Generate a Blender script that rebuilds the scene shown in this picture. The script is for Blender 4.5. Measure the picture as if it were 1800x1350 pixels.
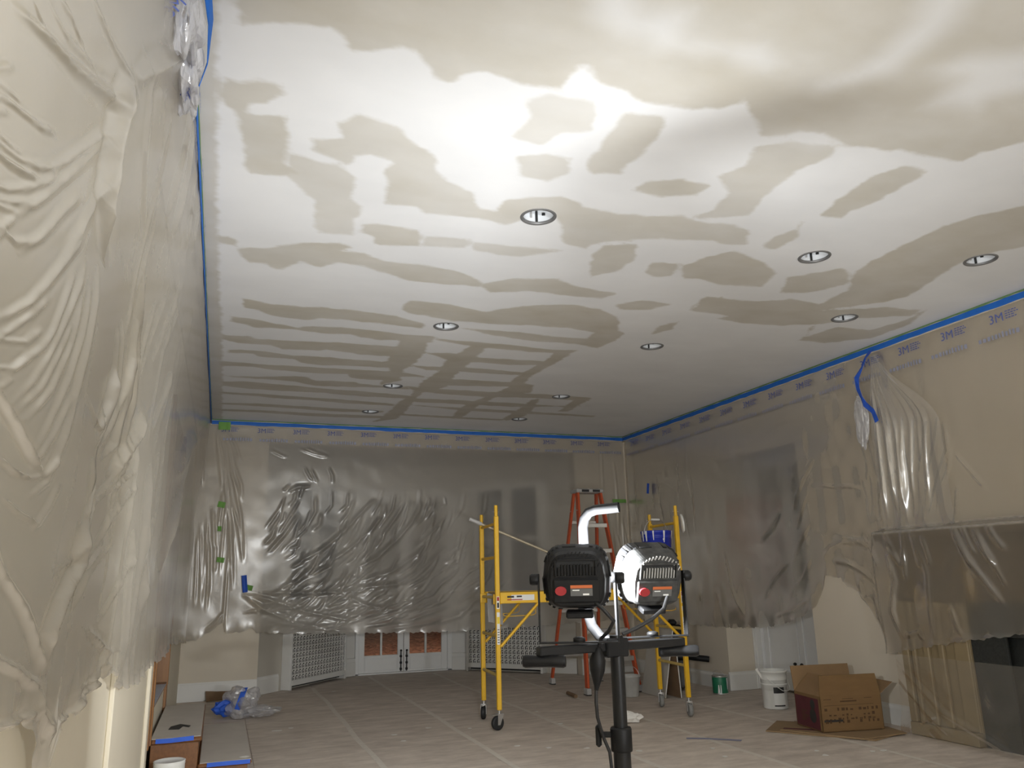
import bpy, bmesh, math, random
import numpy as np
from mathutils import Vector, Matrix
random.seed(7)
rng = np.random.default_rng(11)
for o in list(bpy.data.objects):
    bpy.data.objects.remove(o)
COL = bpy.context.scene.collection
SC = bpy.context.scene
PI = math.pi

# ------------------------------------------------------------------ camera
cam = bpy.data.cameras.new('camera')
cam.sensor_fit = 'HORIZONTAL'; cam.sensor_width = 36.0
cam.lens = 36.0 * 1380.5 / 1800.0
cam.clip_start = 0.02; cam.clip_end = 200
co = bpy.data.objects.new('camera', cam); COL.objects.link(co)
yaw, pitch, roll = (math.radians(a) for a in (20.17, 13.91, 1.314))
fw = Vector((math.sin(yaw) * math.cos(pitch), math.cos(yaw) * math.cos(pitch), math.sin(pitch)))
rt = Vector((math.cos(yaw), -math.sin(yaw), 0)); dn = fw.cross(rt)
cx = math.cos(roll) * rt + math.sin(roll) * dn
cyd = -math.sin(roll) * rt + math.cos(roll) * dn
m = Matrix((cx, -cyd, -fw)).transposed().to_4x4(); m.translation = (0, 0, 1.30)
co.matrix_world = m
SC.camera = co

# ------------------------------------------------------------------ world (night) and exposure
w = bpy.data.worlds.new('night'); SC.world = w; w.use_nodes = True
w.node_tree.nodes['Background'].inputs[0].default_value = (0.55, 0.6, 0.75, 1)
w.node_tree.nodes['Background'].inputs[1].default_value = 0.01
vs = SC.view_settings
vs.view_transform = 'Standard'; vs.look = 'None'; vs.gamma = 1.0; vs.use_curve_mapping = False
vs.exposure = -0.77
LAMP_POWER = 148.0
FILL_LAMP_POWER = 410.0

# ------------------------------------------------------------------ room dimensions (metres)
H = 3.322            # ceiling
XL, XR, YB = -0.38, 5.58, 10.38
YN = -2.6            # wall behind the photographer

CEILING_PATCHES = [
 (0.8,[(-0.075,2.395),(-0.07,2.687),(-0.049,2.693),(0.14,2.634),(0.263,2.61),(0.31,2.645),(0.347,2.721),(0.429,2.705),(0.507,2.647),(0.596,2.639),(0.661,2.699),(0.7,2.776),(0.777,2.791),(0.89,2.674),(0.995,2.692),(1.067,2.717),(1.239,2.691),(1.246,2.531),(1.297,2.503),(1.369,2.598),(1.508,2.608),(1.595,2.666),(1.781,2.642),(1.849,2.657),(1.991,2.601),(2.044,2.507),(2.307,2.736),(2.448,2.665),(2.568,2.61),(2.732,2.68),(3.018,2.644),(3.024,2.614),(3.201,2.642),(3.447,2.623),(3.457,2.532),(3.58,2.381),(3.725,2.203),(2.683,1.476)]),
 (0.75,[(-0.136,3.171),(-0.114,3.033),(-0.03,3.042),(0.025,3.016),(0.123,3.016),(0.132,3.084),(0.067,3.17),(-0.002,3.201),(0.001,3.281),(0.157,3.254),(0.182,3.521),(0.174,3.662),(0.323,3.775),(0.24,3.789),(0.02,3.829),(-0.01,3.761),(-0.02,3.585),(-0.045,3.366),(-0.106,3.226)]),
 (0.6,[(0.164,3.527),(0.304,3.592),(0.444,3.605),(0.529,3.698),(0.553,3.951),(0.629,4.034),(0.606,4.19),(0.633,4.423),(0.427,4.445),(0.379,4.299),(0.367,4.044),(0.217,3.859)]),
 (0.7,[(0.381,3.229),(0.453,3.135),(0.531,3.147),(0.64,3.17),(0.715,3.271),(0.869,3.385),(0.917,3.515),(1.018,3.607),(1.168,3.69),(1.233,3.845),(1.336,3.85),(1.351,3.702),(1.637,3.578),(1.749,3.613),(1.791,3.65),(2.002,3.68),(2.21,3.654),(2.393,3.582),(2.494,3.621),(2.759,3.603),(2.875,3.624),(3.021,3.824),(2.863,3.872),(2.758,3.841),(2.368,3.934),(2.183,4.035),(2.065,4.116),(2.061,4.19),(1.894,4.168),(1.764,3.91),(1.673,3.783),(1.587,3.787),(1.509,3.949),(1.463,4.019),(1.276,3.982),(1.075,3.991),(0.962,4.004),(0.915,3.945),(0.742,3.962),(0.706,3.904),(0.699,3.739),(0.656,3.597),(0.681,3.501),(0.559,3.455),(0.498,3.502),(0.472,3.608),(0.44,3.578),(0.295,3.512),(0.28,3.411),(0.407,3.344)]),
 (0.55,[(1.168,3.101),(1.193,2.944),(1.115,2.809),(1.217,2.732),(1.432,2.728),(1.498,2.894),(1.506,2.941),(1.388,3.004),(1.324,3.13)]),
 (0.6,[(1.255,3.261),(1.379,3.194),(1.517,3.195),(1.566,3.34),(1.502,3.454),(1.324,3.447)]),
 (0.7,[(1.614,3.234),(1.59,2.992),(1.582,2.748),(1.777,2.732),(1.813,2.793),(1.836,3.049),(1.82,3.259),(1.679,3.304)]),
 (0.8,[(1.965,3.407),(1.992,3.299),(2.164,3.213),(2.345,3.221),(2.332,3.339),(2.147,3.418)]),
 (0.65,[(2.321,3.132),(2.393,2.987),(2.329,2.808),(2.499,2.727),(2.705,2.688),(2.755,2.784),(2.685,2.955),(2.699,3.109),(2.709,3.242),(2.786,3.475),(2.486,3.607),(2.413,3.646),(2.519,3.482),(2.491,3.276)]),
 (0.8,[(0.649,4.255),(0.724,4.208),(0.999,4.228),(1.043,4.446),(0.781,4.526),(0.74,4.391),(0.672,4.353)]),
 (0.6,[(1.033,4.3),(1.325,4.254),(1.333,4.403),(1.069,4.447)]),
 (0.6,[(1.337,4.294),(1.485,4.293),(1.705,4.271),(1.964,4.238),(1.842,4.323),(1.724,4.425),(1.536,4.444),(1.368,4.42)]),
 (0.8,[(-0.146,4.662),(-0.082,4.643),(-0.016,4.708),(-0.031,4.783),(-0.13,4.76)]),
 (0.8,[(-0.037,4.803),(0.151,4.745),(0.216,4.698),(0.344,4.615),(0.575,4.545),(0.652,4.592),(0.591,4.657),(0.733,4.659),(0.897,4.754),(1.12,4.737),(1.362,4.767),(1.555,4.87),(1.643,5.015),(1.357,5.042),(1.116,5.057),(0.982,4.987),(0.769,4.873),(0.619,4.858),(0.552,4.908),(0.487,4.978),(0.372,4.913),(0.277,5.072),(0.205,5.083),(0.147,5.0),(0.043,5.012),(-0.012,4.886)]),
 (0.8,[(1.587,4.974),(1.782,4.803),(2.087,4.712),(2.256,4.798),(2.454,4.835),(2.642,4.84),(2.574,4.986),(2.302,5.003),(1.984,4.998),(1.718,5.113)]),
 (0.75,[(2.143,4.279),(2.134,4.095),(2.341,4.031),(2.452,4.234),(2.436,4.444),(2.288,4.629)]),
 (0.8,[(2.63,4.439),(2.577,4.267),(2.779,4.205),(2.829,4.434),(2.725,4.487)]),
 (0.8,[(2.793,4.263),(2.898,4.05),(2.987,3.927),(3.286,4.032),(3.513,4.174),(3.593,4.437),(3.235,4.484),(3.053,4.423),(2.936,4.458)]),
 (0.8,[(3.793,4.5),(3.641,4.214),(3.79,4.069),(3.899,3.972),(4.02,4.022),(4.164,4.208),(4.002,4.439)]),
 (0.7,[(3.137,3.834),(3.095,3.667),(3.16,3.562),(3.13,3.448),(3.262,3.66),(3.238,3.851)]),
 (0.8,[(3.175,3.355),(3.132,3.145),(3.105,2.884),(3.186,2.736),(3.364,2.74),(3.381,2.849),(3.375,2.999),(3.357,3.147),(3.315,3.234),(3.333,3.345)]),
 (0.85,[(4.039,4.016),(3.999,3.816),(3.998,3.48),(3.997,3.262),(4.082,3.058),(4.19,2.924),(4.368,2.652),(5.033,3.117),(4.697,3.406),(4.626,3.648),(4.671,3.827),(4.812,4.263),(4.742,4.415),(4.405,4.721),(4.229,4.844),(3.738,4.915),(3.312,4.901),(3.349,5.0),(3.289,4.712),(3.493,4.716),(3.745,4.708),(3.96,4.579),(4.265,4.623),(4.251,4.303)]),
 (0.8,[(2.715,5.076),(2.877,4.923),(3.14,4.951),(3.036,5.119),(2.819,5.182)]),
 (0.85,[(3.342,5.03),(3.414,4.675),(3.587,4.889),(3.831,4.682),(4.178,4.648),(4.405,4.721),(4.847,4.522),(5.174,4.497),(5.2,4.636),(4.791,4.829),(4.578,5.126),(4.748,5.328),(4.768,5.464),(4.619,5.034),(4.308,5.155),(3.94,5.197),(3.685,5.148),(3.755,5.054)]),
 (0.85,[(4.742,5.471),(4.819,5.057),(5.171,5.039),(5.261,4.694),(5.197,4.462),(5.386,4.814),(5.366,5.242),(5.061,5.473)]),
 (0.85,[(3.374,5.717),(3.323,5.437),(3.429,5.298),(3.482,5.52)]),
 (0.9,[(1.17,5.594),(1.199,5.428),(1.505,5.429),(1.805,5.519),(1.982,5.357),(2.211,5.223),(2.42,5.162),(2.69,5.22),(2.917,5.37),(3.034,5.647),(3.142,5.699),(3.163,5.951),(3.109,6.186),(2.856,6.128),(2.479,6.143),(2.088,6.081),(1.697,5.949),(1.846,5.954),(2.295,5.939),(2.621,5.965),(2.881,5.943),(2.882,5.773),(2.619,5.717),(2.27,5.738),(2.034,5.775),(1.657,5.807),(1.404,5.734),(1.24,5.71)]),
 (0.95,[(0.032,5.726),(0.211,5.786),(0.466,5.784),(0.621,5.754),(0.911,5.775),(1.183,5.806),(1.437,5.929),(1.448,6.064),(1.208,6.029),(1.002,6.021),(0.8,6.013),(0.624,6.015),(0.517,6.111),(0.37,6.088),(0.245,6.061),(0.147,5.966),(0.046,5.936)]),
 (0.95,[(-0.058,6.292),(-0.031,6.172),(0.09,6.169),(0.334,6.262),(0.487,6.321),(0.492,6.268),(0.728,6.217),(0.931,6.211),(1.089,6.219),(1.297,6.25),(1.61,6.235),(1.625,6.423),(1.334,6.427),(1.168,6.473),(1.0,6.445),(0.905,6.379),(0.649,6.416),(0.503,6.386),(0.441,6.368),(0.146,6.401),(0.076,6.336)]),
 (0.95,[(-0.113,6.686),(0.106,6.66),(0.179,6.714),(0.364,6.7),(0.657,6.675),(0.846,6.641),(1.331,6.625),(1.589,6.553),(1.611,6.842),(1.281,6.955),(1.048,6.953),(0.873,6.917),(0.768,6.884),(0.73,6.936),(0.383,6.97),(0.302,6.872),(0.031,6.889),(-0.103,6.793)]),
 (0.95,[(-0.06,7.114),(0.152,7.076),(0.506,7.146),(0.729,7.128),(1.019,7.138),(1.317,7.147),(1.553,6.901),(1.633,7.25),(1.395,7.363),(1.114,7.367),(0.787,7.432),(0.595,7.39),(0.517,7.275),(0.214,7.27),(0.157,7.2),(-0.053,7.216)]),
 (0.95,[(-0.155,7.504),(0.135,7.539),(0.537,7.523),(1.015,7.515),(1.555,7.47),(1.838,7.576),(1.838,7.629),(1.609,7.663),(1.654,7.814),(1.324,7.874),(1.125,7.845),(1.078,7.7),(0.799,7.749),(0.292,7.71),(0.173,7.646),(-0.156,7.688)]),
 (0.95,[(-0.145,8.079),(0.271,8.019),(0.57,7.914),(0.719,7.927),(0.794,8.042),(1.199,7.99),(1.25,8.061),(1.494,8.083),(1.79,8.064),(1.816,8.177),(1.445,8.183),(1.156,8.229),(0.805,8.263),(0.614,8.144),(0.411,8.116),(0.094,8.12)]),
 (0.95,[(-0.103,8.333),(0.097,8.253),(0.603,8.316),(0.868,8.363),(1.415,8.403),(1.909,8.465),(1.945,8.621),(1.458,8.646),(0.892,8.569),(0.467,8.587),(0.144,8.581),(-0.097,8.499)]),
 (0.95,[(-0.16,8.779),(0.307,8.782),(0.645,8.821),(1.204,8.842),(1.804,8.931),(1.796,9.04),(1.232,9.04),(0.938,8.977),(0.451,8.968),(0.287,8.913),(-0.16,8.871)]),
 (0.95,[(-0.162,9.357),(0.261,9.284),(0.83,9.317),(1.428,9.352),(1.764,9.345),(1.755,9.463),(1.151,9.534),(0.698,9.459),(-0.162,9.425)]),
 (0.95,[(-0.163,9.709),(0.348,9.657),(1.017,9.683),(1.791,9.653),(1.821,9.81),(1.039,9.876),(0.281,9.786),(-0.163,9.82)]),
 (0.95,[(1.332,6.24),(1.579,6.31),(1.636,6.748),(1.643,7.081),(1.581,7.387),(1.608,7.69),(1.651,7.801),(1.482,8.057),(1.448,7.98),(1.471,7.492),(1.363,7.228),(1.35,6.892)]),
 (0.95,[(1.967,6.407),(2.122,6.394),(2.142,6.739),(2.129,7.471),(2.183,7.961),(1.99,8.286),(1.994,8.676),(2.025,9.319),(2.008,9.807),(1.737,10.064),(1.797,9.857),(1.824,9.254),(1.826,8.821),(1.889,8.503),(1.869,7.87),(1.923,7.295),(1.886,6.877),(1.952,6.596)]),
 (0.95,[(2.791,6.364),(2.964,6.284),(2.945,6.726),(2.9,7.266),(2.919,7.593),(3.068,7.641),(3.157,7.984),(2.982,8.125),(2.867,8.253),(2.799,8.681),(2.802,9.489),(2.693,9.642),(2.612,9.174),(2.638,8.616),(2.774,8.179),(2.819,7.795),(2.759,7.508),(2.764,7.183),(2.802,6.765)]),
 (0.95,[(3.368,8.225),(3.513,8.836),(3.564,9.305),(3.432,9.594),(3.342,9.486),(3.33,8.882),(3.297,8.345)]),
 (0.95,[(3.779,8.12),(3.944,8.058),(3.998,8.833),(3.857,8.868)]),
 (0.95,[(1.526,6.296),(1.83,6.297),(2.234,6.302),(2.762,6.34),(2.964,6.284),(2.931,6.422),(2.679,6.459),(2.342,6.456),(1.902,6.425)]),
 (0.95,[(1.636,6.748),(1.836,6.693),(2.152,6.77),(2.484,6.747),(2.825,6.723),(2.841,6.862),(2.554,6.94),(2.166,6.938),(1.878,6.913)]),
 (0.95,[(1.597,7.2),(1.86,7.201),(2.228,7.138),(2.764,7.183),(2.767,7.301),(2.282,7.313),(1.797,7.329)]),
 (0.95,[(1.859,7.746),(2.21,7.612),(2.748,7.595),(2.919,7.593),(2.859,7.785),(2.29,7.889),(1.946,7.935)]),
 (0.95,[(1.723,8.037),(2.087,8.076),(2.868,8.059),(3.402,8.018),(3.944,8.058),(3.997,8.22),(3.347,8.23),(2.594,8.323),(2.143,8.293),(1.868,8.224)]),
 (0.95,[(1.951,8.586),(2.481,8.552),(3.133,8.544),(3.703,8.564),(4.134,8.456),(3.883,8.574),(3.205,8.743),(2.494,8.758),(1.995,8.778)]),
 (0.95,[(1.987,8.939),(2.641,8.939),(3.43,8.95),(4.443,8.992),(4.462,9.088),(3.951,9.087),(3.488,9.102),(2.687,9.098)]),
 (0.95,[(1.958,9.452),(2.598,9.477),(3.398,9.498),(3.35,9.587),(2.63,9.594),(1.982,9.566)])]
CEILING_GAPS = [
 (0.75,[(1.053,2.019),(1.151,2.236),(1.204,2.283),(1.31,2.326),(1.427,2.313),(1.499,2.35),(1.6,2.302),(1.777,2.27),(1.843,2.305),(2.001,2.312),(2.056,2.255),(2.009,2.231),(1.887,2.162),(1.775,2.209),(1.635,2.234),(1.581,2.251),(1.553,2.185),(1.523,2.072),(1.449,2.097),(1.353,2.137),(1.194,1.972)]),
 (0.8,[(2.341,2.181),(2.373,2.075),(2.338,1.996),(2.332,1.878),(2.168,1.648),(2.396,1.572),(2.513,1.786),(2.533,1.879),(2.54,1.965),(2.524,2.063),(2.531,2.159),(2.428,2.275),(2.315,2.354),(2.263,2.329)]),
 (0.8,[(2.661,2.076),(2.718,1.962),(2.909,1.862),(3.079,1.752),(3.382,1.964),(3.097,2.171),(3.135,2.26),(2.96,2.289),(2.847,2.325),(2.821,2.118),(2.754,2.119)]),
 (0.5,[(2.333,2.727),(2.441,2.616),(2.579,2.623),(2.732,2.68),(2.596,2.762)])]
SHEET_LEFT_FOLDS = [
 (1.6,9,[(1.116,2.091),(1.171,2.117),(1.311,2.176),(1.466,2.239),(1.633,2.318),(1.957,2.475)]),
 (1,5,[(1.175,2.157),(1.224,2.161),(1.265,2.171)]),
 (1,5,[(1.241,2.209),(1.3,2.222),(1.396,2.249),(1.514,2.302),(1.67,2.365)]),
 (1,6,[(1.303,2.258),(1.388,2.29),(1.445,2.301),(1.526,2.32)]),
 (1,6,[(1.505,2.419),(1.642,2.462),(1.777,2.502),(1.899,2.542),(2.006,2.571)]),
 (1,6,[(1.034,1.928),(1.081,1.97),(1.159,2.027)]),
 (0.8,5,[(1.105,1.965),(1.163,1.987),(1.224,2.004)]),
 (1.2,6,[(1.047,1.904),(1.122,1.955),(1.17,1.974),(1.236,1.996),(1.309,2.021),(1.422,2.074)]),
 (1,6,[(1.056,1.886),(1.099,1.919),(1.167,1.958)]),
 (1,5,[(1.063,1.873),(1.101,1.896),(1.148,1.909),(1.2,1.921),(1.261,1.941)]),
 (1.2,6,[(1.065,1.869),(1.113,1.892),(1.173,1.905),(1.238,1.923),(1.318,1.955),(1.419,2.007),(1.515,2.07),(1.656,2.175),(1.787,2.275),(1.919,2.376)]),
 (1.3,7,[(1.075,1.849),(1.127,1.877),(1.182,1.889),(1.268,1.917),(1.34,1.945)]),
 (1.1,6,[(1.088,1.825),(1.135,1.832),(1.201,1.855),(1.269,1.892),(1.392,1.966),(1.48,2.03)]),
 (1,6,[(1.102,1.8),(1.171,1.825),(1.239,1.854),(1.33,1.898)]),
 (1,6,[(1.103,1.797),(1.156,1.812),(1.214,1.831),(1.254,1.849)]),
 (1.2,6,[(1.213,1.813),(1.277,1.855),(1.391,1.94),(1.532,2.044),(1.688,2.169),(1.887,2.322)]),
 (1,6,[(1.122,1.762),(1.173,1.782),(1.225,1.811),(1.259,1.84)]),
 (1,6,[(1.126,1.753),(1.18,1.768),(1.22,1.799),(1.279,1.806),(1.354,1.844)]),
 (1.1,6,[(1.297,1.798),(1.4,1.871),(1.52,1.969),(1.622,2.045),(1.678,2.089)]),
 (1,6,[(1.562,1.904),(1.677,2.0),(1.794,2.102),(1.901,2.215),(1.951,2.291)]),
 (2.2,12,[(2.006,2.571),(1.961,2.47),(1.947,2.414),(1.938,2.33),(1.941,2.256),(1.935,2.173),(1.978,2.074)]),
 (1,6,[(2.004,2.677),(2.096,2.689),(2.036,2.59)]),
 (1.4,8,[(2.036,2.59),(2.173,2.725),(2.509,3.005),(3.049,3.449)]),
 (0.8,5,[(3.171,3.373),(3.076,2.967),(2.899,2.6)]),
 (0.8,5,[(3.409,3.437),(3.294,3.0),(3.158,2.638)]),
 (0.8,4,[(3.894,3.585),(3.68,3.058),(3.646,2.758)]),
 (0.7,4,[(4.24,3.618),(4.057,3.189),(3.958,2.886)]),
 (0.7,5,[(2.188,2.71),(2.303,2.535),(2.555,2.343)]),
 (1.1,6,[(1.179,1.654),(1.235,1.668),(1.301,1.698),(1.394,1.752),(1.517,1.852),(1.688,1.984),(1.729,2.036)]),
 (1,5,[(1.189,1.635),(1.266,1.652),(1.323,1.681),(1.416,1.74),(1.495,1.801)]),
 (1,5,[(1.21,1.633),(1.288,1.656),(1.403,1.687),(1.47,1.73)]),
 (1.1,5,[(1.328,1.605),(1.395,1.65),(1.487,1.701),(1.543,1.752),(1.595,1.821),(1.667,1.91)]),
 (0.8,5,[(1.314,1.587),(1.372,1.619)]),
 (0.8,5,[(1.257,1.607),(1.364,1.632),(1.428,1.668)]),
 (1.1,5,[(1.373,1.571),(1.463,1.635),(1.558,1.728),(1.629,1.802),(1.706,1.888),(1.772,1.977)]),
 (1,5,[(1.391,1.562),(1.51,1.636),(1.61,1.736),(1.687,1.813)]),
 (1,5,[(1.395,1.555),(1.468,1.574),(1.586,1.654),(1.694,1.768),(1.757,1.886)]),
 (1.1,5,[(1.54,1.518),(1.617,1.604),(1.715,1.703),(1.8,1.824),(1.846,1.952)]),
 (1,5,[(1.55,1.502),(1.679,1.597),(1.772,1.685)]),
 (1.1,6,[(1.668,1.491),(1.762,1.597),(1.797,1.683),(1.864,1.809),(1.931,1.96),(1.943,2.031)]),
 (1.6,9,[(1.208,1.6),(1.279,1.587),(1.361,1.568),(1.46,1.538),(1.549,1.516),(1.621,1.509)]),
 (1,6,[(1.353,1.494),(1.449,1.483),(1.552,1.484)]),
 (1.2,6,[(1.957,1.719),(2.134,1.691),(2.186,1.691),(2.325,1.785),(2.41,1.897)]),
 (1.4,7,[(2.196,1.654),(2.332,1.776),(2.422,1.883)]),
 (1.2,5,[(2.236,1.626),(2.446,1.744),(2.631,1.881),(2.741,2.021),(2.745,2.152),(2.678,2.288)]),
 (1.4,7,[(2.526,1.592),(2.834,1.722),(3.202,1.85),(3.334,1.971)]),
 (1.2,6,[(2.299,1.615),(2.57,1.71),(2.688,1.881),(2.816,2.081)]),
 (0.9,5,[(2.394,2.028),(2.406,1.902),(2.314,1.798)]),
 (1.2,4,[(2.67,2.364),(2.746,2.186),(2.904,2.065),(2.895,1.861)]),
 (1,5,[(2.466,2.063),(2.507,1.899),(2.466,1.776)]),
 (1.2,7,[(7.11,2.535),(5.94,2.154),(5.102,1.896)]),
 (1,5,[(1.358,1.497),(1.444,1.484),(1.551,1.486),(1.645,1.502),(1.754,1.558)]),
 (0.8,5,[(1.57,1.454),(1.673,1.493),(1.708,1.551)]),
 (0.8,5,[(1.642,1.401),(1.723,1.45),(1.787,1.506)]),
 (1.2,6,[(2.251,1.514),(2.636,1.607),(3.087,1.76)]),
 (1,5,[(2.165,1.467),(2.334,1.522),(3.307,1.731)]),
 (1.2,6,[(1.953,1.337),(2.126,1.366),(2.174,1.401),(2.251,1.514),(2.171,1.621)]),
 (2,9,[(1.999,1.135),(1.978,1.212),(2.053,1.278),(2.205,1.357),(2.176,1.451)]),
 (0.9,5,[(2.739,1.2),(3.178,1.308),(3.619,1.429)]),
 (0.9,5,[(2.246,1.247),(2.388,1.332),(2.845,1.438)]),
 (0.9,5,[(2.396,1.38),(2.719,1.509),(3.356,1.683)]),
 (1.4,8,[(1.323,1.382),(1.368,1.334),(1.376,1.281)]),
 (0.9,6,[(1.421,1.438),(1.53,1.425),(1.676,1.416)]),
 (1.2,8,[(1.413,1.37),(1.498,1.329),(1.678,1.271),(1.854,1.2),(1.999,1.135)]),
 (1.2,8,[(1.393,1.248),(1.577,1.188),(1.798,1.141),(1.995,1.098)]),
 (1,6,[(2.483,1.026),(2.815,1.034),(3.077,1.088),(2.488,1.198)]),
 (1,5,[(3.873,1.88),(3.894,1.621),(4.11,1.309),(4.562,1.035)]),
 (1,6,[(3.623,0.917),(3.392,0.983),(2.964,1.068)]),
 (1.3,8,[(1.995,1.098),(2.027,1.048),(2.227,0.97),(2.167,0.964)]),
 (1.5,9,[(1.471,1.101),(1.64,1.076),(1.849,1.055),(1.998,1.051)]),
 (1.2,7,[(2.142,1.002),(2.433,0.981),(2.677,1.01),(3.002,1.022)]),
 (1.2,6,[(6.342,2.256),(5.578,1.866),(5.027,1.543),(4.734,1.309)]),
 (1,5,[(6.27,2.072),(5.324,1.669),(5.096,1.493)]),
 (1,5,[(3.501,1.543),(3.533,1.308),(3.74,0.994)])]
SHEET_BACK_FOLDS = [
 (1,3,[(-0.146,3.142),(-0.114,2.924),(-0.069,2.649),(-0.038,2.455)]),
 (1,3,[(-0.109,3.144),(-0.04,2.926),(-0.004,2.651),(0.053,2.311)]),
 (1,3,[(-0.054,3.156),(0.021,2.998),(0.082,2.752),(0.18,2.508),(0.201,2.313)]),
 (0.8,3,[(-0.008,3.158),(0.097,2.981),(0.154,2.803)]),
 (0.9,3,[(0.03,2.691),(0.085,2.555),(0.149,2.409),(0.182,2.312)]),
 (0.8,3,[(0.876,2.977),(1.036,2.921),(1.198,2.874)]),
 (0.8,3,[(0.954,2.99),(1.116,2.924),(1.238,2.886)]),
 (0.8,3,[(0.506,2.955),(0.645,2.888),(0.704,2.87)]),
 (1,3,[(0.945,2.734),(1.009,2.614),(1.059,2.574)]),
 (1,3,[(1.014,2.716),(1.057,2.645),(1.1,2.555)]),
 (0.9,3,[(1.243,2.742),(1.286,2.65),(1.299,2.549)]),
 (1,3,[(0.685,2.437),(0.759,2.508)]),
 (1,4,[(0.743,2.428),(0.857,2.49),(1.013,2.503)]),
 (1,3,[(-0.141,3.176),(-0.034,2.65),(0.047,2.134),(0.126,1.628),(0.148,1.256)]),
 (1,3,[(-0.039,3.126),(0.097,2.522),(0.193,2.135),(0.259,1.627)]),
 (1,3,[(0.088,2.263),(0.178,1.981),(0.25,1.577)]),
 (0.8,3,[(0.023,2.521),(0.111,1.88),(0.117,1.38)]),
 (1.2,4,[(0.297,1.179),(0.568,1.122),(1.023,0.958),(1.592,0.837)]),
 (1.2,4,[(0.297,1.179),(0.525,1.0),(0.878,0.84),(1.387,0.745)]),
 (1,4,[(0.49,1.198),(1.065,1.183),(1.849,1.188)]),
 (1,4,[(0.58,0.875),(1.03,0.772),(1.596,0.711)]),
 (1,4,[(1.373,1.2),(1.746,1.01),(2.124,0.946),(2.426,0.962),(2.677,1.087)]),
 (1,4,[(1.591,0.888),(1.989,0.925),(2.397,1.068)]),
 (1,4,[(1.725,0.781),(2.262,0.812),(2.819,0.976)]),
 (1,4,[(1.992,0.72),(2.538,0.775),(3.106,0.94)]),
 (1.4,4,[(0.848,1.517),(1.2,1.719),(1.457,1.928),(1.665,2.17),(1.826,2.335)]),
 (1.2,4,[(1.309,1.562),(1.568,1.743),(1.833,1.982),(1.995,2.2)]),
 (1.2,5,[(1.576,1.454),(1.895,1.607),(2.194,1.873),(2.389,2.147)]),
 (1.2,5,[(1.633,1.297),(2.062,1.419),(2.393,1.628),(2.619,1.871)]),
 (1.2,5,[(1.529,1.222),(2.119,1.26),(2.535,1.491),(2.763,1.706)]),
 (1,4,[(2.392,1.709),(2.677,1.982),(2.822,2.149)]),
 (1,4,[(1.945,1.874),(2.108,2.091),(2.246,2.312)]),
 (1,4,[(2.111,1.819),(2.333,2.037),(2.474,2.287)]),
 (1,4,[(0.54,1.674),(0.73,1.904),(0.873,2.139)]),
 (1,3,[(0.499,1.981),(0.64,2.19),(0.709,2.348)]),
 (1,3,[(0.654,1.904),(0.819,2.191),(0.891,2.324)]),
 (0.9,3,[(0.89,2.35),(0.935,2.511)]),
 (1,3,[(-0.128,0.783),(-0.018,0.874),(0.069,0.991)])]
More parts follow.
